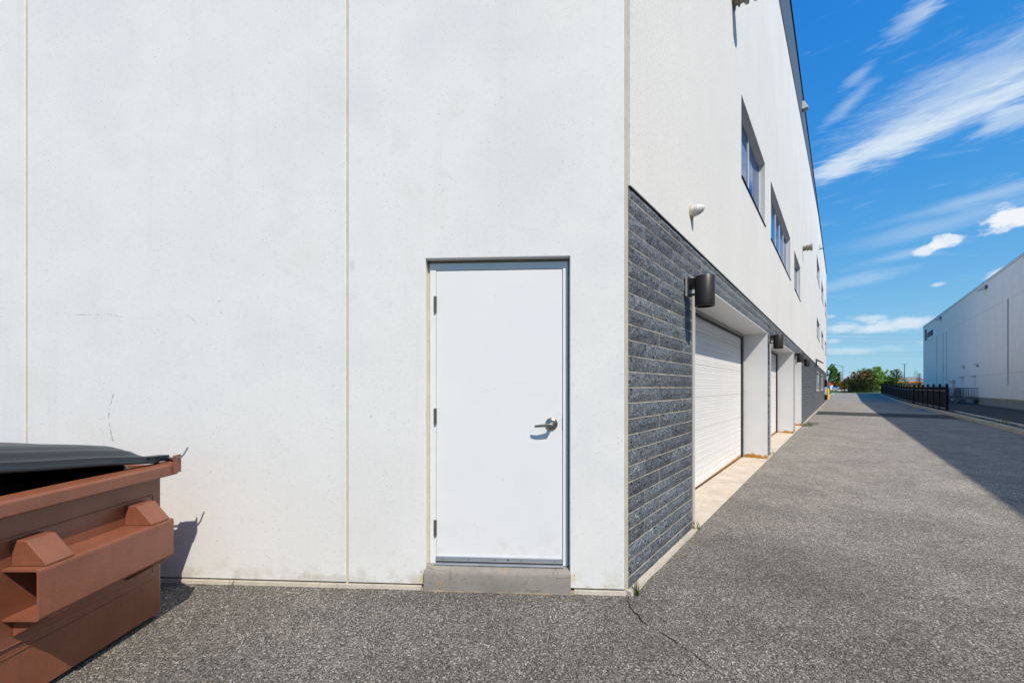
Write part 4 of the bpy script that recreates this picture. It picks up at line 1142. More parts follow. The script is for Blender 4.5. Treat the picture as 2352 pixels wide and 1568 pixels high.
# scattered loose chips on the near asphalt
b = MB(); r = random.Random(11)
for k in range(1500):
    x, y = r.uniform(-2.0, 3.6), r.uniform(1.7, 4.2)
    if (Vector((x, y))-Vector(A)).dot(Vector((TY, -TX))) < .05 and (Vector((x, y))-Vector(A)).dot(Vector((TX, TY))) > 0: continue
    if y > 2.88-.0557*(x+.096)-.05 and x < .85: continue
    q = r.uniform(.0018, .0048)*(1.5 if r.random() < .06 else 1); an = r.uniform(0, 6.28)
    c = [(x+q*math.cos(an+j*1.571)*r.uniform(.7, 1.2), y+q*math.sin(an+j*1.571)*r.uniform(.7, 1.2), .0005) for j in range(4)]
    tpz = q*r.uniform(.5, .9); i = len(b.v)
    b.v += c+[(x+q*.2, y-q*.1, tpz)]
    b.f += [(i, i+1, i+4), (i+1, i+2, i+4), (i+2, i+3, i+4), (i+3, i, i+4)]
tag(b.build('loose_chips', plain('stone_chips', (.27, .245, .21), .8, 0, .5, 90, .1)), 'loose stone chips scattered on the near asphalt', 'gravel', kind='stuff')

# ------------------------------------------------------------------ fence
fen = empty('boundary_fence', P(30.1, 5.85, .1)); tag(fen, 'black sheet fence with tall posts along the far kerb', 'fence')
FNC = 5.66
def fpost(s, lean=0, tall=1.61):
    z0 = gz(s)+.02; b = MB(); h = .052
    f = lambda a, o, u: P(s+a+lean*(u-z0), FNC+.10+o, u)
    b.box((-h, -h, z0), (h, h, gz(s)+tall), f); b.box((-h-.012, -h-.012, gz(s)+tall), (h+.012, h+.012, gz(s)+tall+.03), f)
    b.build('fence_post', 'blackmetal', fen)
pick = MB()
def fsec(s0, s1, l0=0, l1=0):
    g0, g1 = gz(s0), gz(s1)
    def f(t, o, u):  # t 0..1
        s = s0+(s1-s0)*t; g_ = g0+(g1-g0)*t; ln = (l0+(l1-l0)*t)*(u)
        return P(s+ln, FNC+.10+o, g_+u)
    e = .055/(s1-s0)
    def bx(name, mat, z0, z1, th_, o=0):
        b = MB(); b.box((e, o-th_, z0), (1-e, o+th_, z1), f); b.build(name, mat, fen)
    bx('fence_sheet', 'fencepanel', .285, 1.235, .006)
    bx('bottom_rail', 'railgrey', .215, .284, .022); bx('middle_rail', 'railgrey', 1.236, 1.272, .020); bx('top_rail', 'blackmetal', 1.455, 1.49, .022)
    bx('kick_board', 'blackmetal', .06, .19, .008, .02)
    k = 15
    for i in range(1, k):
        t = e+(1-2*e)*i/k; w = .011/(s1-s0)
        pick.box((t-w, -.011, 1.273), (t+w, .011, 1.454), f)
r1 = [30.15, 32.2, 34.3, 36.45, 38.6, 40.75, 42.55]; r2 = [43.55+2.08*i for i in range(17)]
for i, s in enumerate(r1): fpost(s, .0 if i < 6 else .12)
for i, s in enumerate(r2): fpost(s, 0 if i else -.22)
for i, (a, c) in enumerate(zip(r1, r1[1:])): fsec(a, c, 0, 0 if i < 5 else .12)
for i, (a, c) in enumerate(zip(r2, r2[1:])): fsec(a, c, -.22 if i == 0 else 0, 0)
po = pick.build('picket_row', 'blackmetal', fen); po['kind'] = 'stuff'
# litter by the kerb
for (s, n, mt, lab) in ((37.9, 5.3, 'yellow', 'crumpled yellow wrapper lying against the kerb'), (34.2, 5.25, 'blue', 'crumpled blue wrapper lying against the kerb'), (12.2, 5.0, 'white', 'flat white paper scrap on the shaded drive')):
    bm = bmesh.new(); bmesh.ops.create_icosphere(bm, subdivisions=2, radius=.12)
    for v in bm.verts: v.co *= 1+.5*noise.noise(v.co*14); v.co.z = abs(v.co.z)*.45
    if mt == 'white':
        for v in bm.verts: v.co.z *= .15
    me = bpy.data.meshes.new('litter'); bm.to_mesh(me); bm.free(); me.materials.append(M[mt])
    o = bpy.data.objects.new('litter', me); COL.objects.link(o); o.location = P(s, n, .002); tag(o, lab, 'litter')

# ------------------------------------------------------------------ warehouse on the right
WN = 10.1; wh = empty('warehouse', P(20, WN, 0)); tag(wh, 'large windowless pale grey warehouse on the right with narrow vertical slots', 'building')
WE = 77.3; WH = 9.72
Wf = lambda s, o, z: P(s, WN-o, z)      # o stands out towards the drive
vj = [-6, 2, 10, 18, 26, 32, 37.7, 39.6+.0, 41.6, 43.3, 45.2, 48.9, 50.9, 53.4, 57.2, 61.9, 66, 70.5, 74, WE]
zj = [.62, 2.42, 7.5, WH]
slots = [(40.28, 40.66), (61.1, 61.45), (63.0, 63.35), (67.0, 67.35)]
doors = [(48.95+.05, 49.95), (53.45, 54.4)]
for a, c in zip(vj, vj[1:]):
    for d, e in zip(zj, zj[1:]):
        holes = []
        for (p, q) in slots:
            if a < p and q < c:
                if d == 2.42: holes.append((p, q, d, e))
                elif d == .62: holes.append((p, q, 1.57, e))
        b = MB(); g_ = .008
        ss = sorted({a+g_, c-g_, *[h[0] for h in holes], *[h[1] for h in holes]}); zs = sorted({d+g_, e-g_, *[x for h in holes for x in (max(d+g_, h[2]), min(e-g_, h[3]))]})
        for s0, s1 in zip(ss, ss[1:]):
            for z0, z1 in zip(zs, zs[1:]):
                if any(h[0] <= s0 and s1 <= h[1] and h[2]-.01 <= z0 and z1 <= h[3]+.01 for h in holes): continue
                b.box((s0, -.18, z0), (s1, 0, z1), Wf)
        b.build('wall_panel', 'farwall', wh)
part('joint_backing', 'kerb', [((-6, -.2, .5), (40.2, -.02, 7.5)), ((40.74, -.2, .5), (61.0, -.02, 7.5)), ((61.55, -.2, .5), (62.9, -.02, 7.5)), ((63.45, -.2, .5), (66.9, -.02, 7.5)), ((67.45, -.2, .5), (WE-.01, -.02, 7.5)), ((-6, -.2, 7.5), (WE-.01, -.02, WH-.05))], wh, f=Wf)
for (p, q) in slots:
    w = empty('slot_window', (0, 0, 0)); w.parent = wh; w.location = Wf((p+q)/2, -.15, 1.57)-Vector(wh.location)
    for z0, z1 in ((1.57, 2.9), (2.93, 4.2), (4.23, 5.5), (5.53, 6.6), (6.63, 7.5)):
        part('pane', 'glass', [((p, -.17, z0), (q, -.15, z1))], w, f=Wf)
    part('mullion', 'bluegrey', [((p, -.17, z-.016), (q, -.10, z+.016)) for z in (2.915, 4.215, 5.515, 6.615)], w, f=Wf)
# concrete base with joints
for a, c in ((-6, 30), (30.02, 39.38), (39.44, 48), (48.02, 62), (62.02, WE)):
    part('foundation', 'band', [((a, -.2, -.05), (c, -.045, .612))], wh, f=Wf)
part('foundation_joint', 'caulk_dark', [((39.38, -.2, -.05), (39.44, -.06, .6))], wh, f=Wf)
part('coping', 'white', [((-6, -.5, WH), (WE+.05, .05, WH+.13))], wh, f=Wf)
part('coping_flashing', 'bluegrey', [((-6, -.5, WH+.131), (WE+.05, .03, WH+.18))], wh, f=Wf)
q = [P(-6, WN+.25, 0), P(WE-.05, WN+.25, 0), P(WE-.05, WN+30, 0), P(-6, WN+30, 0)]
b = MB(); b.prism([(v.x, v.y) for v in q], 0, WH-.1); b.build('interior_wall', 'farwall', wh)
b = MB(); b.prism([(P(WE-.2, WN+.001, 0).x, P(WE-.2, WN+.001, 0).y), (P(WE, WN+.001, 0).x, P(WE, WN+.001, 0).y), (P(WE, WN+30, 0).x, P(WE, WN+30, 0).y), (P(WE-.04, WN+30, 0).x, P(WE-.04, WN+30, 0).y)], 0, WH-.02); b.build('end_wall', 'farwall', wh)
for (p, q) in doors:
    d_ = empty('exit_door', (0, 0, 0)); d_.parent = wh; d_.location = Wf((p+q)/2, 0, .62)-Vector(wh.location)
    part('door_leaf', 'white', [((p, .001, .63), (q, .03, 2.34))], d_, f=Wf)
    part('drip_cap', 'bluegrey', [((p-.1, .001, 2.36), (q+.25, .10, 2.42))], d_, f=Wf)
for s, z in ((53.1, 3.45), (48.2, 3.4)):
    r = empty('wall_light', Wf(s, 0, z)); f = lambda a, o, u: Wf(s+a, o, z+u)
    b = MB(); b.tube([f(0, .001, 0), f(0, .05, 0), f(0, .2, -.03), f(0, .24, -.1)], [.15, .15, .13, .06], 12); b.build('light_housing', 'white', r, smooth=True)
    b = MB(); b.tube([f(0, .001, -.2), f(0, .08, -.2)], .05, 8); b.build('sensor', 'bluegrey', r)
    tag(r, 'round white wall light above the %s exit door of the warehouse' % ('farther' if s > 50 else 'nearer'), 'wall light', 'white lights over the exit doors')
for s, z in ((45.75, 9.35), (64.5, 9.4)):
    r = empty('roof_light', Wf(s, 0, z)); f = lambda a, o, u: Wf(s+a, o, z+u)
    b = MB(); b.box((-.35, .001, -.12), (.35, .12, .12), f); b.build('mount_plate', 'bluegrey', r)
    b = MB(); b.hexa([f(-.3, .13, -.18), f(.3, .13, -.18), f(.3, .5, -.26), f(-.3, .5, -.26), f(-.3, .13, .08), f(.3, .13, .08), f(.3, .5, -.12), f(-.3, .5, -.12)]); b.build('light_housing', 'white', r, bevel=.02)
    tag(r, 'boxy light under the warehouse roof edge, the %s one' % ('farther' if s > 50 else 'nearer'), 'wall light', 'boxy lights under the warehouse roof')
# sign on the warehouse: dark letters too far to read
sg = empty('wall_sign', Wf(72.5, .01, 8.1)); tag(sg, 'dark blue lettering high on the far end of the warehouse wall', 'sign')
def glyph(s, z0, w, h, kind):
    b = MB(); t_ = w*.26; f = Wf; o0, o1 = .012, .07
    bx = lambda a0, b0, a1, b1: b.box((s-a1, o0, z0+b0), (s-a0, o1, z0+b1), f)
    if kind in 'HNMU': bx(0, 0, t_, h); bx(w-t_, 0, w, h); bx(t_, h*.4, w-t_, h*.4+t_*.7)
    elif kind in 'RB': bx(0, 0, t_, h); bx(t_, h-t_*.7, w, h); bx(t_, h*.45, w, h*.45+t_*.7); bx(w-t_, h*.45+t_*.7, w, h-t_*.7); bx(w-t_, 0, w, h*.45)
    elif kind in 'E': bx(0, 0, t_, h); bx(t_, 0, w, t_*.7); bx(t_, h*.42, w*.85, h*.42+t_*.7); bx(t_, h-t_*.7, w, h)
    elif kind == 'I': bx(0, 0, t_*1.2, h)
    elif kind == 'L': bx(0, 0, t_, h); bx(t_, 0, w, t_*.8)
    b.build('letter', 'navy', sg)
glyph(75.4, 7.75, .95, 1.45, 'I'); glyph(74.6, 7.75, .8, 1.45, 'L')
x_ = 73.5
for ch in 'RHENHEIB':
    glyph(x_, 8.0, .36, .62, ch); x_ -= .50
# white gooseneck pipe
r = empty('vent_pipe', Wf(57.3, .15, 0)); b = MB()
b.tube([Wf(57.3, .15, .0), Wf(57.3, .15, 1.7), Wf(57.3, .15, 1.95)], [.12, .12, .12], 12); b.build('pipe', 'white', r, smooth=True)
b = MB(); b.tube([Wf(57.3, .15, 1.90), Wf(57.3, .15, 2.0), Wf(57.3, .15, 2.2), Wf(57.3, .15, 2.28)], [.14, .22, .22, .08], 14); b.build('pipe_cap', 'white', r, smooth=True)
tag(r, 'white vent pipe with round cap against the warehouse beside the far stairs', 'pipe')
# steel exit stairs
def stairs(s0, lab):
    r = empty('exit_stairs', P(s0+.6, 9.2, 0)); f = lambda s, n, z: P(s0+s, n, z); L_ = 1.5
    def bb(name, mat, boxes, bv=0):
        b = MB()
        for a, c in boxes: b.box(a, c, f)
        b.build(name, mat, r, bevel=bv)
    bb('landing', 'bluegrey', [((0, 9.17, .50), (L_, 10.13, .60))])
    bb('landing_frame', 'railgrey', [((-.03, 9.15, .38), (0, 10.13, .61)), ((L_, 9.15, .38), (L_+.03, 10.13, .61))])
    for s in (.06, L_-.06):
        b = MB(); b.hexa([f(s-.03, 8.72, .0), f(s+.03, 8.72, 0), f(s+.03, 8.86, 0), f(s-.03, 8.86, 0), f(s-.03, 9.08, .62), f(s+.03, 9.08, .62), f(s+.03, 9.22, .62), f(s-.03, 9.22, .62)]); b.build('stringer', 'bluegrey', r)
        bb('leg', 'bluegrey', [((s-.03, 9.20, .0), (s+.03, 9.26, .50))])
    for k in range(3): bb('tread', 'alu', [((.09, 8.80+k*.12, .14+k*.15), (L_-.09, 8.96+k*.12, .17+k*.15))])
    # near end railing with balusters, at right angles to the wall
    for se in (0.0, L_):
        bb('handrail', 'bluegrey', [((se-.02, 9.17, 1.36), (se+.02, 10.10, 1.40))])
        for k in range(11): n = 9.19+k*.09; bb('baluster', 'bluegrey', [((se-.01, n-.01, .61), (se+.01, n+.01, 1.36))])
        b = MB(); b.hexa([f(se-.015, 8.86, .62), f(se+.015, 8.86, .62), f(se+.015, 9.15, .66), f(se-.015, 9.15, .66), f(se-.015, 9.02, 1.36), f(se+.015, 9.02, 1.36), f(se+.015, 9.15, 1.38), f(se-.015, 9.15, 1.38)]); b.build('side_guard', 'bluegrey', r)
    tag(r, lab, 'stairs', 'steel exit stairs against the warehouse')
stairs(48.3, 'nearer blue-grey steel exit stairs with a railed landing')
stairs(53.2, 'farther blue-grey steel exit stairs with a railed landing')

# ------------------------------------------------------------------ trees and far things
def crown(name, c, rad, n, size, mat, seed, parent, shape='round', clumps=26):
    r = random.Random(seed); b = MB(); cs = []
    for k in range(clumps):
        while True:
            p = Vector((r.uniform(-1, 1), r.uniform(-1, 1), r.uniform(-1, 1)))
            if p.length <= 1: break
        if shape == 'cone':
            h = (p.z+1)/2; wv = (1-h)**.8; p = Vector((p.x*wv, p.y*wv, p.z))
        cs.append((p, r.uniform(.24, .42)*(1 if shape != 'cone' else max(.3, 1-(p.z+1)/2))))
    for k in range(n):
        p, rr = r.choice(cs); d = Vector((r.gauss(0, 1), r.gauss(0, 1), r.gauss(0, 1))).normalized()*rr*r.uniform(.5, 1.05)
        q = p+d; pos = Vector((c[0]+q.x*rad[0], c[1]+q.y*rad[1], c[2]+q.z*rad[2]))
        u = Vector((r.uniform(-1, 1), r.uniform(-1, 1), r.uniform(-.5, .5))).normalized(); w = u.cross(Vector((r.uniform(-1, 1), r.uniform(-1, 1), r.uniform(-1, 1)))).normalized()
        s_ = size*r.uniform(.55, 1.3)
        b.quad(pos-u*s_-w*s_*.1, pos-w*s_*.55, pos+u*s_, pos+w*s_*.55)
    return b.build(name, mat, parent)
def tree(name, x, y, zb, h, rad, mat, lab, seed, n=1500, size=.22, shape='round', trunk=.16, cz=.6, cat='tree', clumps=26, group=None):
    r = empty(name, (x, y, zb)); rr = random.Random(seed)
    b = MB(); b.tube([(x, y, zb-.1), (x+.05*h*rr.uniform(-.3, .3), y, zb+h*.4), (x, y, zb+h*.8)], [trunk, trunk*.7, trunk*.2], 8)
    for k in range(6):
        a = rr.uniform(0, 6.28); z0 = zb+h*rr.uniform(.3, .6); L_ = rad[0]*rr.uniform(.5, .9)
        b.tube([(x, y, z0), (x+math.cos(a)*L_*.5, y+math.sin(a)*L_*.5, z0+h*.1), (x+math.cos(a)*L_, y+math.sin(a)*L_, z0+h*.22)], [trunk*.35, trunk*.2, trunk*.06], 5)
    b.build('trunk', 'bark', r, smooth=True)
    crown('crown', (x, y, zb+h*cz), rad, n, size, mat, seed, r, shape, clumps)
    return tag(r, lab, cat, group)
def conifer(name, x, y, zb, h, w, mat, lab, seed, droop=.25, tiers=14, size=.3, n=1600, group=None, spread=1.0, asc=0):
    """branches in whorls, each a spray of needles"""
    r = empty(name, (x, y, zb)); rr = random.Random(seed)
    b = MB(); b.tube([(x, y, zb-.1), (x, y, zb+h)], [w*.07, .02], 8); b.build('trunk', 'bark', r)
    b = MB(); per = max(4, n//(tiers*9))
    for t_ in range(tiers):
        f_ = t_/tiers; z = zb+h*(.06+.94*f_); L0 = w*(1-f_)**.75*spread
        for k in range(9):
            a = rr.uniform(0, 6.28); L_ = L0*rr.uniform(.6, 1.12)
            for j in range(per):
                q = rr.uniform(.15, 1); px = x+math.cos(a)*L_*q; py = y+math.sin(a)*L_*q; pz = z+(asc-droop)*L_*q*q+rr.uniform(-.1, .1)*size
                s_ = size*rr.uniform(.5, 1.2)*(1.1-.5*q)
                aa = a+rr.uniform(-.7, .7); u = Vector((math.cos(aa), math.sin(aa), rr.uniform(-.3, .3)+asc*.5)); wv = Vector((-math.sin(aa), math.cos(aa), rr.uniform(-.6, .6))).normalized()
                p = Vector((px, py, pz))
                b.quad(p-u*s_, p-wv*s_*.35, p+u*s_, p+wv*s_*.35)
    b.build('crown', mat, r)
    return tag(r, lab, 'tree', group)
def at(u, Y): return u*Y, Y
zL = .6
# burgundy and green mass in front (several bushes), at about 66-75 m
x, y = at(.8500, 69); tree('purple_shrub', x, y, zL, 3.2, (1.5, 1.5, 1.75), 'leaf_rust', 'burgundy and green shrub at the left of the dark thicket', 21, 1500, .17, cz=.52, clumps=30)
x, y = at(.8640, 70); tree('maple_tree', x, y, zL, 3.6, (1.6, 1.5, 1.9), 'leaf_rust', 'reddish brown maple in the middle of the thicket at the drive end', 22, 1700, .18, cz=.55, clumps=30)
x, y = at(.8790, 73); tree('round_tree', x, y, zL, 4.3, (2.2, 2.0, 2.1), 'leaf_light', 'bright green round tree behind the burgundy shrubs', 23, 2200, .2, cz=.56, clumps=34)
x, y = at(.8970, 75); tree('round_tree', x, y, zL, 4.5, (2.3, 2.0, 2.0), 'leaf_light', 'bright green round tree above the start of the fence', 24, 2300, .2, cz=.54, clumps=34)
for i, (u, Y, w, h, lab) in enumerate(((.842, 66, 1.2, 2.0, 'low dark spruce at the left foot of the thicket'), (.856, 66.5, 1.5, 2.4, 'low dark spruce second from the left in the thicket'), (.870, 67, 1.6, 2.5, 'low dark spruce third from the left in the thicket'), (.885, 67.5, 1.6, 2.3, 'low dark spruce right beside the fence end'))):
    x, y = at(u, Y); conifer('dark_spruce', x, y, zL, h, w, M['leaf_dark'], lab, 40+i, .2, 10, .22, 1500, 'low spruces at the drive end')
x, y = at(.8215, 68); conifer('small_spruce', x, y, zL, 2.15, .85, M['leaf_dark'], 'small dark spruce standing apart left of the thicket', 51, .15, 12, .16, 1300)
x, y = at(.9115, 80); conifer('slim_spruce', x, y, zL, 3.7, .95, M['leaf_dark'], 'slim dark conifer between the round trees and spreading tree', 52, .05, 14, .22, 1300)
x, y = at(.9500, 72); conifer('spreading_tree', x, y, zL-.1, 4.3, 2.6, M['leaf_light'], 'light green spreading tree behind the fence with upswept branches', 53, 0, 14, .30, 4500, None, 1.0, .30)
x, y = at(1.0060, 100); conifer('dark_evergreen', x, y, zL, 4.4, 1.35, M['leaf_dark'], 'dark narrow evergreen hard against the warehouse corner', 54, .1, 14, .3, 1500)
# young trees on the left by the stop sign
x, y = at(.7850, 92); tree('young_tree', x, y, zL, 6.2, (1.1, 1.1, 2.0), 'leaf_green', 'young green tree just right of the building end', 61, 900, .2, cz=.62, trunk=.07, clumps=16)
x, y = at(.7990, 94); tree('young_tree', x, y, zL, 6.0, (1.0, 1.0, 1.9), 'leaf_green', 'young green tree between the building end and the street lamp', 62, 850, .2, cz=.64, trunk=.07, clumps=14)
x, y = at(.8020, 210); tree('autumn_tree', x, y, 0, 6.0, (5.0, 3, 2.8), 'leaf_gold', 'distant yellowing tree left of the street lamp', 63, 1400, .5, cz=.55)
x, y = at(.8180, 150); tree('autumn_tree', x, y, 0, 3.7, (2.0, 2, 1.7), 'leaf_gold', 'golden orange tree under the water tower', 64, 1300, .3, cz=.55)
# distant hedge line
b = MB(); r = random.Random(9)
for k in range(9000):
    u = r.uniform(.70, 1.45); Y = r.uniform(255, 300); s_ = r.uniform(.5, 1.1)
    h = 4.2+2.2*noise.noise(Vector((u*60, 0, 0)))
    p = Vector((u*Y, Y, r.uniform(-.5, 1)*h if r.random() < .8 else h)); p.z = max(.2, p.z)
    d = Vector((r.uniform(-1, 1), r.uniform(-.4, .4), r.uniform(-1, 1))).normalized()*s_; w = Vector((-d.z, 0, d.x))*.6
    b.quad(p-d, p-w, p+d, p+w)
tag(b.build('far_tree_line', 'leaf_dark'), 'far line of dark trees along the horizon', 'trees', kind='stuff')
# street lamps
def lamp_post(x, y, h, arm, lab):
    r = empty('street_lamp', (x, y, .0))
    b = MB(); b.tube([(x, y, 0), (x, y, h)], [.20, .12], 10); b.build('pole', 'pole', r, smooth=True)
    b = MB(); b.tube([(x, y, h-.6), (x-arm*.3, y, h-.05), (x-arm*.62, y, h+.33), (x-arm*.85, y, h+.42)], .11, 6); b.build('arm', 'alu', r)
    b = MB(); b.tube([(x-arm*.80, y, h+.42), (x-arm*.86, y, h+.40), (x-arm, y, h+.34), (x-arm*1.06, y, h+.33)], [.08, .19, .17, .04], 8); b.build('lamp_head', 'bluegrey', r, smooth=True)
    tag(r, lab, 'street lamp', 'street lamps receding behind the trees')
for u, Y, h, lab in ((.8176, 160, 9.95, 'nearest and tallest street lamp with its arm reaching left'), (.8153, 222, 10.1, 'second street lamp, just left of the nearest pole'), (.8134, 270, 10.1, 'third street lamp in the receding row'), (.8121, 330, 10.2, 'farthest street lamp in the row')):
    lamp_post(u*Y, Y, h, 3.8, lab)
def plain_pole(u, Y, h, lab, cross=True):
    x = u*Y; r = empty('light_pole', (x, Y, 0)); b = MB(); b.tube([(x, Y, 0), (x, Y, h)], [.15, .10], 8); b.build('pole', 'bluegrey', r)
    if cross: b = MB(); b.box((x-.9, Y-.15, h), (x+.9, Y+.15, h+.14)); b.build('lamp_head', 'bluegrey', r)
    tag(r, lab, 'light pole', 'parking lot light poles')
plain_pole(.9693, 150, 9.9, 'tall light pole with flat twin heads right of the spreading tree')
plain_pole(.9120+.0, 200, 7.4, 'faint light pole left of the spreading tree', False)
# water tower
x, y = at(.8260, 900); r = empty('water_tower', (x, y, 0))
b = MB(); pr = [(13.5, .5), (14.2, 4), (16, 6.3), (18.6, 7.4), (20.5, 7.5), (22.4, 6.4), (23.8, 3.6), (24.4, .5)]
b.tube([(x, y, z) for z, q in pr], [q for z, q in pr], 28); b.build('tank', 'white', r, smooth=True)
b = MB(); b.tube([(x, y, 0), (x, y, 14)], [3, 1.8], 14); b.build('stem', 'white', r, smooth=True)
tag(r, 'white water tower bulb on the horizon', 'water tower')
# lattice pylon
x, y = at(.9975, 700); r = empty('transmission_tower', (x, y, 0)); b = MB()
for sx in (-1, 1):
    for sy in (-1, 1): b.tube([(x+sx*3.4, y+sy*3.4, 0), (x+sx*1.6, y+sy*1.6, 24), (x+sx*.6, y+sy*.6, 31)], .16, 4)
b.build('leg', 'bluegrey', r); b = MB()
for k in range(8):
    z0, z1 = k*3.4, k*3.4+3.4; w0, w1 = 3.4-1.8*z0/24*1, 3.4-1.8*min(24, z1)/24
    for sy in (-1, 1): b.tube([(x-w0, y+sy*w0, z0), (x+w1, y+sy*w1, z1)], .1, 4); b.tube([(x+w0, y+sy*w0, z0), (x-w1, y+sy*w1, z1)], .1, 4)
b.build('lattice', 'bluegrey', r)
tag(r, 'thin lattice transmission tower on the horizon by the warehouse', 'pylon')
# power lines
levels = [(764.0, 0), (767.3, 0), (773.5, 0), (777, 0), (783, 0), (786.5, 0), (804, 0), (807, 0), (811, 0), (815, 0), (741, 1)]
names = ['topmost', 'second', 'third', 'fourth', 'fifth', 'sixth', 'seventh', 'eighth', 'ninth', 'lowest', 'faint lone']
for i, (py, far) in enumerate(levels):
    Y = 300 if not far else 380; z = 1.45+(889-py)/930*Y
    pts = [(150+k*18-30, Y+k*.0, z-.12*k+.0035*(k-9)**2) for k in range(22)]
    b = MB(); b.tube(pts, .045 if not far else .05, 4); o = b.build('power_line', 'bluegrey')
    tag(o, '%s of the power lines crossing the sky between the buildings, counted from the top' % names[i] if i < 10 else 'faint lone power line above all the others', 'power line', 'power lines across the sky')
# stop sign
x, y = at(.7812, 88); r = empty('stop_sign', (x, y, .5)); zc = 2.16
def ngon(n, rr, rot=0): return [(math.cos(rot+2*math.pi*k/n)*rr, math.sin(rot+2*math.pi*k/n)*rr) for k in range(n)]
ux, uy = math.cos(-.66), math.sin(-.66)     # facing back down the drive
def plate(name, mat, rr, d0, d1):
    b = MB(); n = 8; pts = ngon(8, rr, math.pi/8)
    for d in (d0, d1): b.v += [(x+ux*px+uy*d*-1*-1, y+uy*px-ux*d, zc+pz) for px, pz in pts]
    b.f += [tuple(range(n)), tuple(n+k for k in reversed(range(n)))]+[(k, (k+1) % n, n+(k+1) % n, n+k) for k in range(n)]
    b.build(name, mat, r)
plate('sign_border', 'white', .43, .0, .012); plate('sign_face', 'red', .385, .013, .022)
b = MB()
for sx in (-.14, .14): b.tube([(x+ux*sx, y+uy*sx, .5), (x+ux*sx, y+uy*sx, zc)], .035, 8)
b.build('post', 'alu', r)
def text(body, size, mat, parent, loc, rot, ext=.004, name='lettering'):
    cu = bpy.data.curves.new(name, 'FONT'); cu.body = body; cu.size = size; cu.extrude = ext; cu.align_x = 'CENTER'; cu.align_y = 'CENTER'
    tmp = bpy.data.objects.new(name, cu); COL.objects.link(tmp)
    dg = bpy.context.evaluated_depsgraph_get(); me = bpy.data.meshes.new_from_object(tmp.evaluated_get(dg))
    bpy.data.objects.remove(tmp); o = bpy.data.objects.new(name, me); COL.objects.link(o); me.materials.clear(); me.materials.append(M[mat])
    o.parent = parent; o.location = Vector(loc)-wloc(parent); o.rotation_euler = rot; return o
text('STOP', .30, 'white', r, (x+uy*.03, y-ux*.03, zc), (R(90), 0, -.66))
tag(r, 'red octagonal stop sign beside the building end', 'sign')
# blue board sign
x, y = at(.7982, 84); r = empty('sign_board', (x, y, .5)); 
b = MB(); b.box((x-.54, y-.03, .92), (x+.54, y+.03, 1.52)); b.build('board', 'blue', r)
b = MB(); b.box((x-.54, y-.034, .92), (x+.54, y-.031, 1.0)); b.box((x-.45, y-.034, 1.24), (x+.2, y-.031, 1.30)); b.box((x-.45, y-.034, 1.12), (x+.4, y-.031, 1.17)); b.build('printed_stripe', 'white', r)
b = MB()
for sx in (-.6, .6): b.tube([(x+sx*.85, y+.05, .5), (x+sx*.85, y+.05, 1.5)], .04, 6)
b.build('post', 'white', r); tag(r, 'blue and white board sign on the lawn beyond the drive', 'sign')
for i, (dx, lab) in enumerate(((-.75, 'white panel sign left of the blue board'), (-.05, 'white panel sign directly under the blue board'), (.6, 'white panel sign at the right foot of the blue board'))):
    rr_ = empty('yard_sign', (x+dx, y-2, .5)); b = MB(); b.box((x+dx-.3, y-2.02, .56), (x+dx+.3, y-1.98, .98)); b.build('board', 'white', rr_)
    b = MB()
    for sx in (-.24, .24): b.tube([(x+dx+sx, y-2, .48), (x+dx+sx, y-2, .56)], .02, 6)
    b.build('post', 'white', rr_); tag(rr_, lab, 'sign', 'white panel signs on the lawn')
# parked cars far off
def car(x, y, z, rz, col, lab):
    r = empty('parked_car', (x, y, z)); c, s = math.cos(rz), math.sin(rz)
    f = lambda a, o, u: Vector((x+c*a-s*o, y+s*a+c*o, z+u))
    b = MB(); sil = [(-2.2, .35), (-2.25, .8), (-1.9, .95), (-1.2, 1.0), (-.7, 1.42), (.7, 1.45), (1.3, 1.0), (2.1, .85), (2.25, .6), (2.2, .35)]
    n = len(sil)
    for o_ in (-.85, .85): b.v += [tuple(f(a, o_*(.86 if u > 1.1 else 1), u)) for a, u in sil]
    b.f += [tuple(range(n)), tuple(n+k for k in reversed(range(n)))]+[(k, (k+1) % n, n+(k+1) % n, n+k) for k in range(n)]
    b.build('body', col, r, bevel=.05)
    b = MB()
    for o_ in (-1, 1): b.hexa([f(-1.05, .80*o_, 1.02), f(1.1, .80*o_, 1.02), f(1.1, .87*o_, 1.02), f(-1.05, .87*o_, 1.02), f(-.62, .72*o_, 1.36), f(.62, .72*o_, 1.38), f(.62, .80*o_, 1.38), f(-.62, .80*o_, 1.36)])
    b.build('side_window', 'glass', r)
    for a in (-1.4, 1.4):
        for o_ in (-.8, .8): b = MB(); b.tube([f(a, o_-.1, .33), f(a, o_+.1, .33)], .33, 14); b.build('wheel', 'tyre', r)
    tag(r, lab, 'car', 'cars parked beyond the lawn')
car(.7853*150, 150, .1, .1, 'white', 'white car half hidden behind the stop sign posts')
car(.8110*158, 158, .1, .0, 'white', 'white car parked right of the blue board sign')
car(.8060*165, 165, .1, .0, 'alu', 'silver grey car behind the blue board sign')
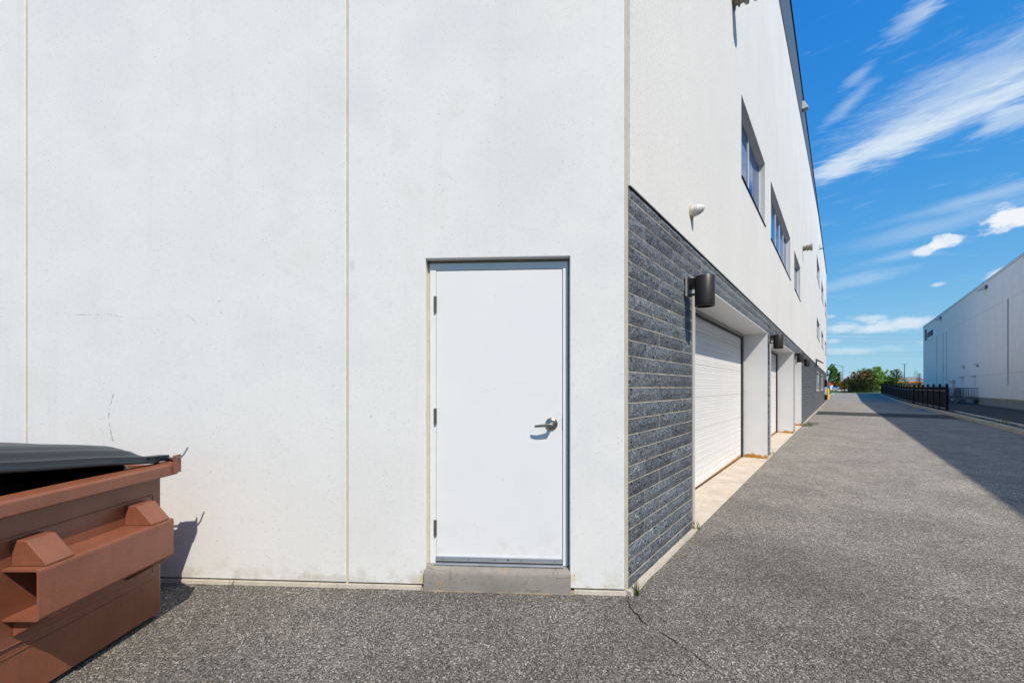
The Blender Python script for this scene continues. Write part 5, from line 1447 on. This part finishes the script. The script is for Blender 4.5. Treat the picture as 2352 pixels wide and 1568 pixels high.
# small red and white building by the stop sign
x, y = at(.7882, 130); r = empty('roadside_kiosk', (x, y, 0))
b = MB(); b.box((x-.5, y, 0), (x+.6, y+2, 2.6)); b.build('wall', 'white', r); b = MB(); b.box((x-.55, y-.1, 2.15), (x+.65, y+2.1, 2.62)); b.build('fascia', 'red', r)
tag(r, 'small red and white roadside building behind the stop sign', 'building')
# bus
x, y = at(.9830, 124); rb = -.72; r = empty('school_bus', (x, y, .2)); c, s = math.cos(rb), math.sin(rb)
f = lambda a, o, u: Vector((x+c*a-s*o, y+s*a+c*o, .25+u))
b = MB(); b.box((-3.4, -1.2, .5), (2.6, 1.2, 2.9), f); b.box((2.6, -1.0, .5), (4.1, 1.0, 1.7), f); b.build('body', 'bus', r, bevel=.12)
b = MB(); b.box((-3.3, -1.1, 2.91), (2.5, 1.1, 3.02), f); b.build('roof', 'white', r, bevel=.04)
for k in range(7):
    b = MB(); b.box((-3.2+k*.82, -1.225, 1.8), (-2.55+k*.82, -1.205, 2.5), f); b.build('window', 'glass', r)
b = MB(); b.box((-3.4, -1.222, 1.2), (2.6, -1.206, 1.3), f); b.build('black_rail', 'rubber', r)
b = MB(); b.box((-3.425, -.9, 1.7), (-3.405, .9, 2.5), f); b.build('rear_window', 'glass', r)
for a in (-2.2, 2.9):
    for o_ in (-1.05, 1.05): b = MB(); b.tube([f(a, o_-.15, .45), f(a, o_+.15, .45)], .48, 16); b.build('wheel', 'tyre', r)
tag(r, 'yellow school bus parked beyond the fence', 'bus')
# grey roofed building behind the bus
x, y = at(.9930, 190); r = empty('low_building', (x, y, 0))
b = MB(); b.box((x-8, y, 0), (x+9, y+12, 4.0)); b.build('wall', 'band', r)
b = MB(); b.hexa([(x-8.6, y-.6, 4.0), (x+9.6, y-.6, 4.0), (x+9.6, y+12.6, 4.0), (x-8.6, y+12.6, 4.0), (x-4.5, y+4, 6.4), (x+5.5, y+4, 6.4), (x+5.5, y+8, 6.4), (x-4.5, y+8, 6.4)]); b.build('roof', 'shingle', r)
for k in range(4): b = MB(); b.box((x-6+k*3.4, y-.02, 1.2), (x-4.4+k*3.4, y-.005, 2.6)); b.build('window', 'glass', r)
tag(r, 'low building with a grey hipped roof behind the bus', 'building')
print('stone blocks', nblocks, 'objects', len(bpy.data.objects))
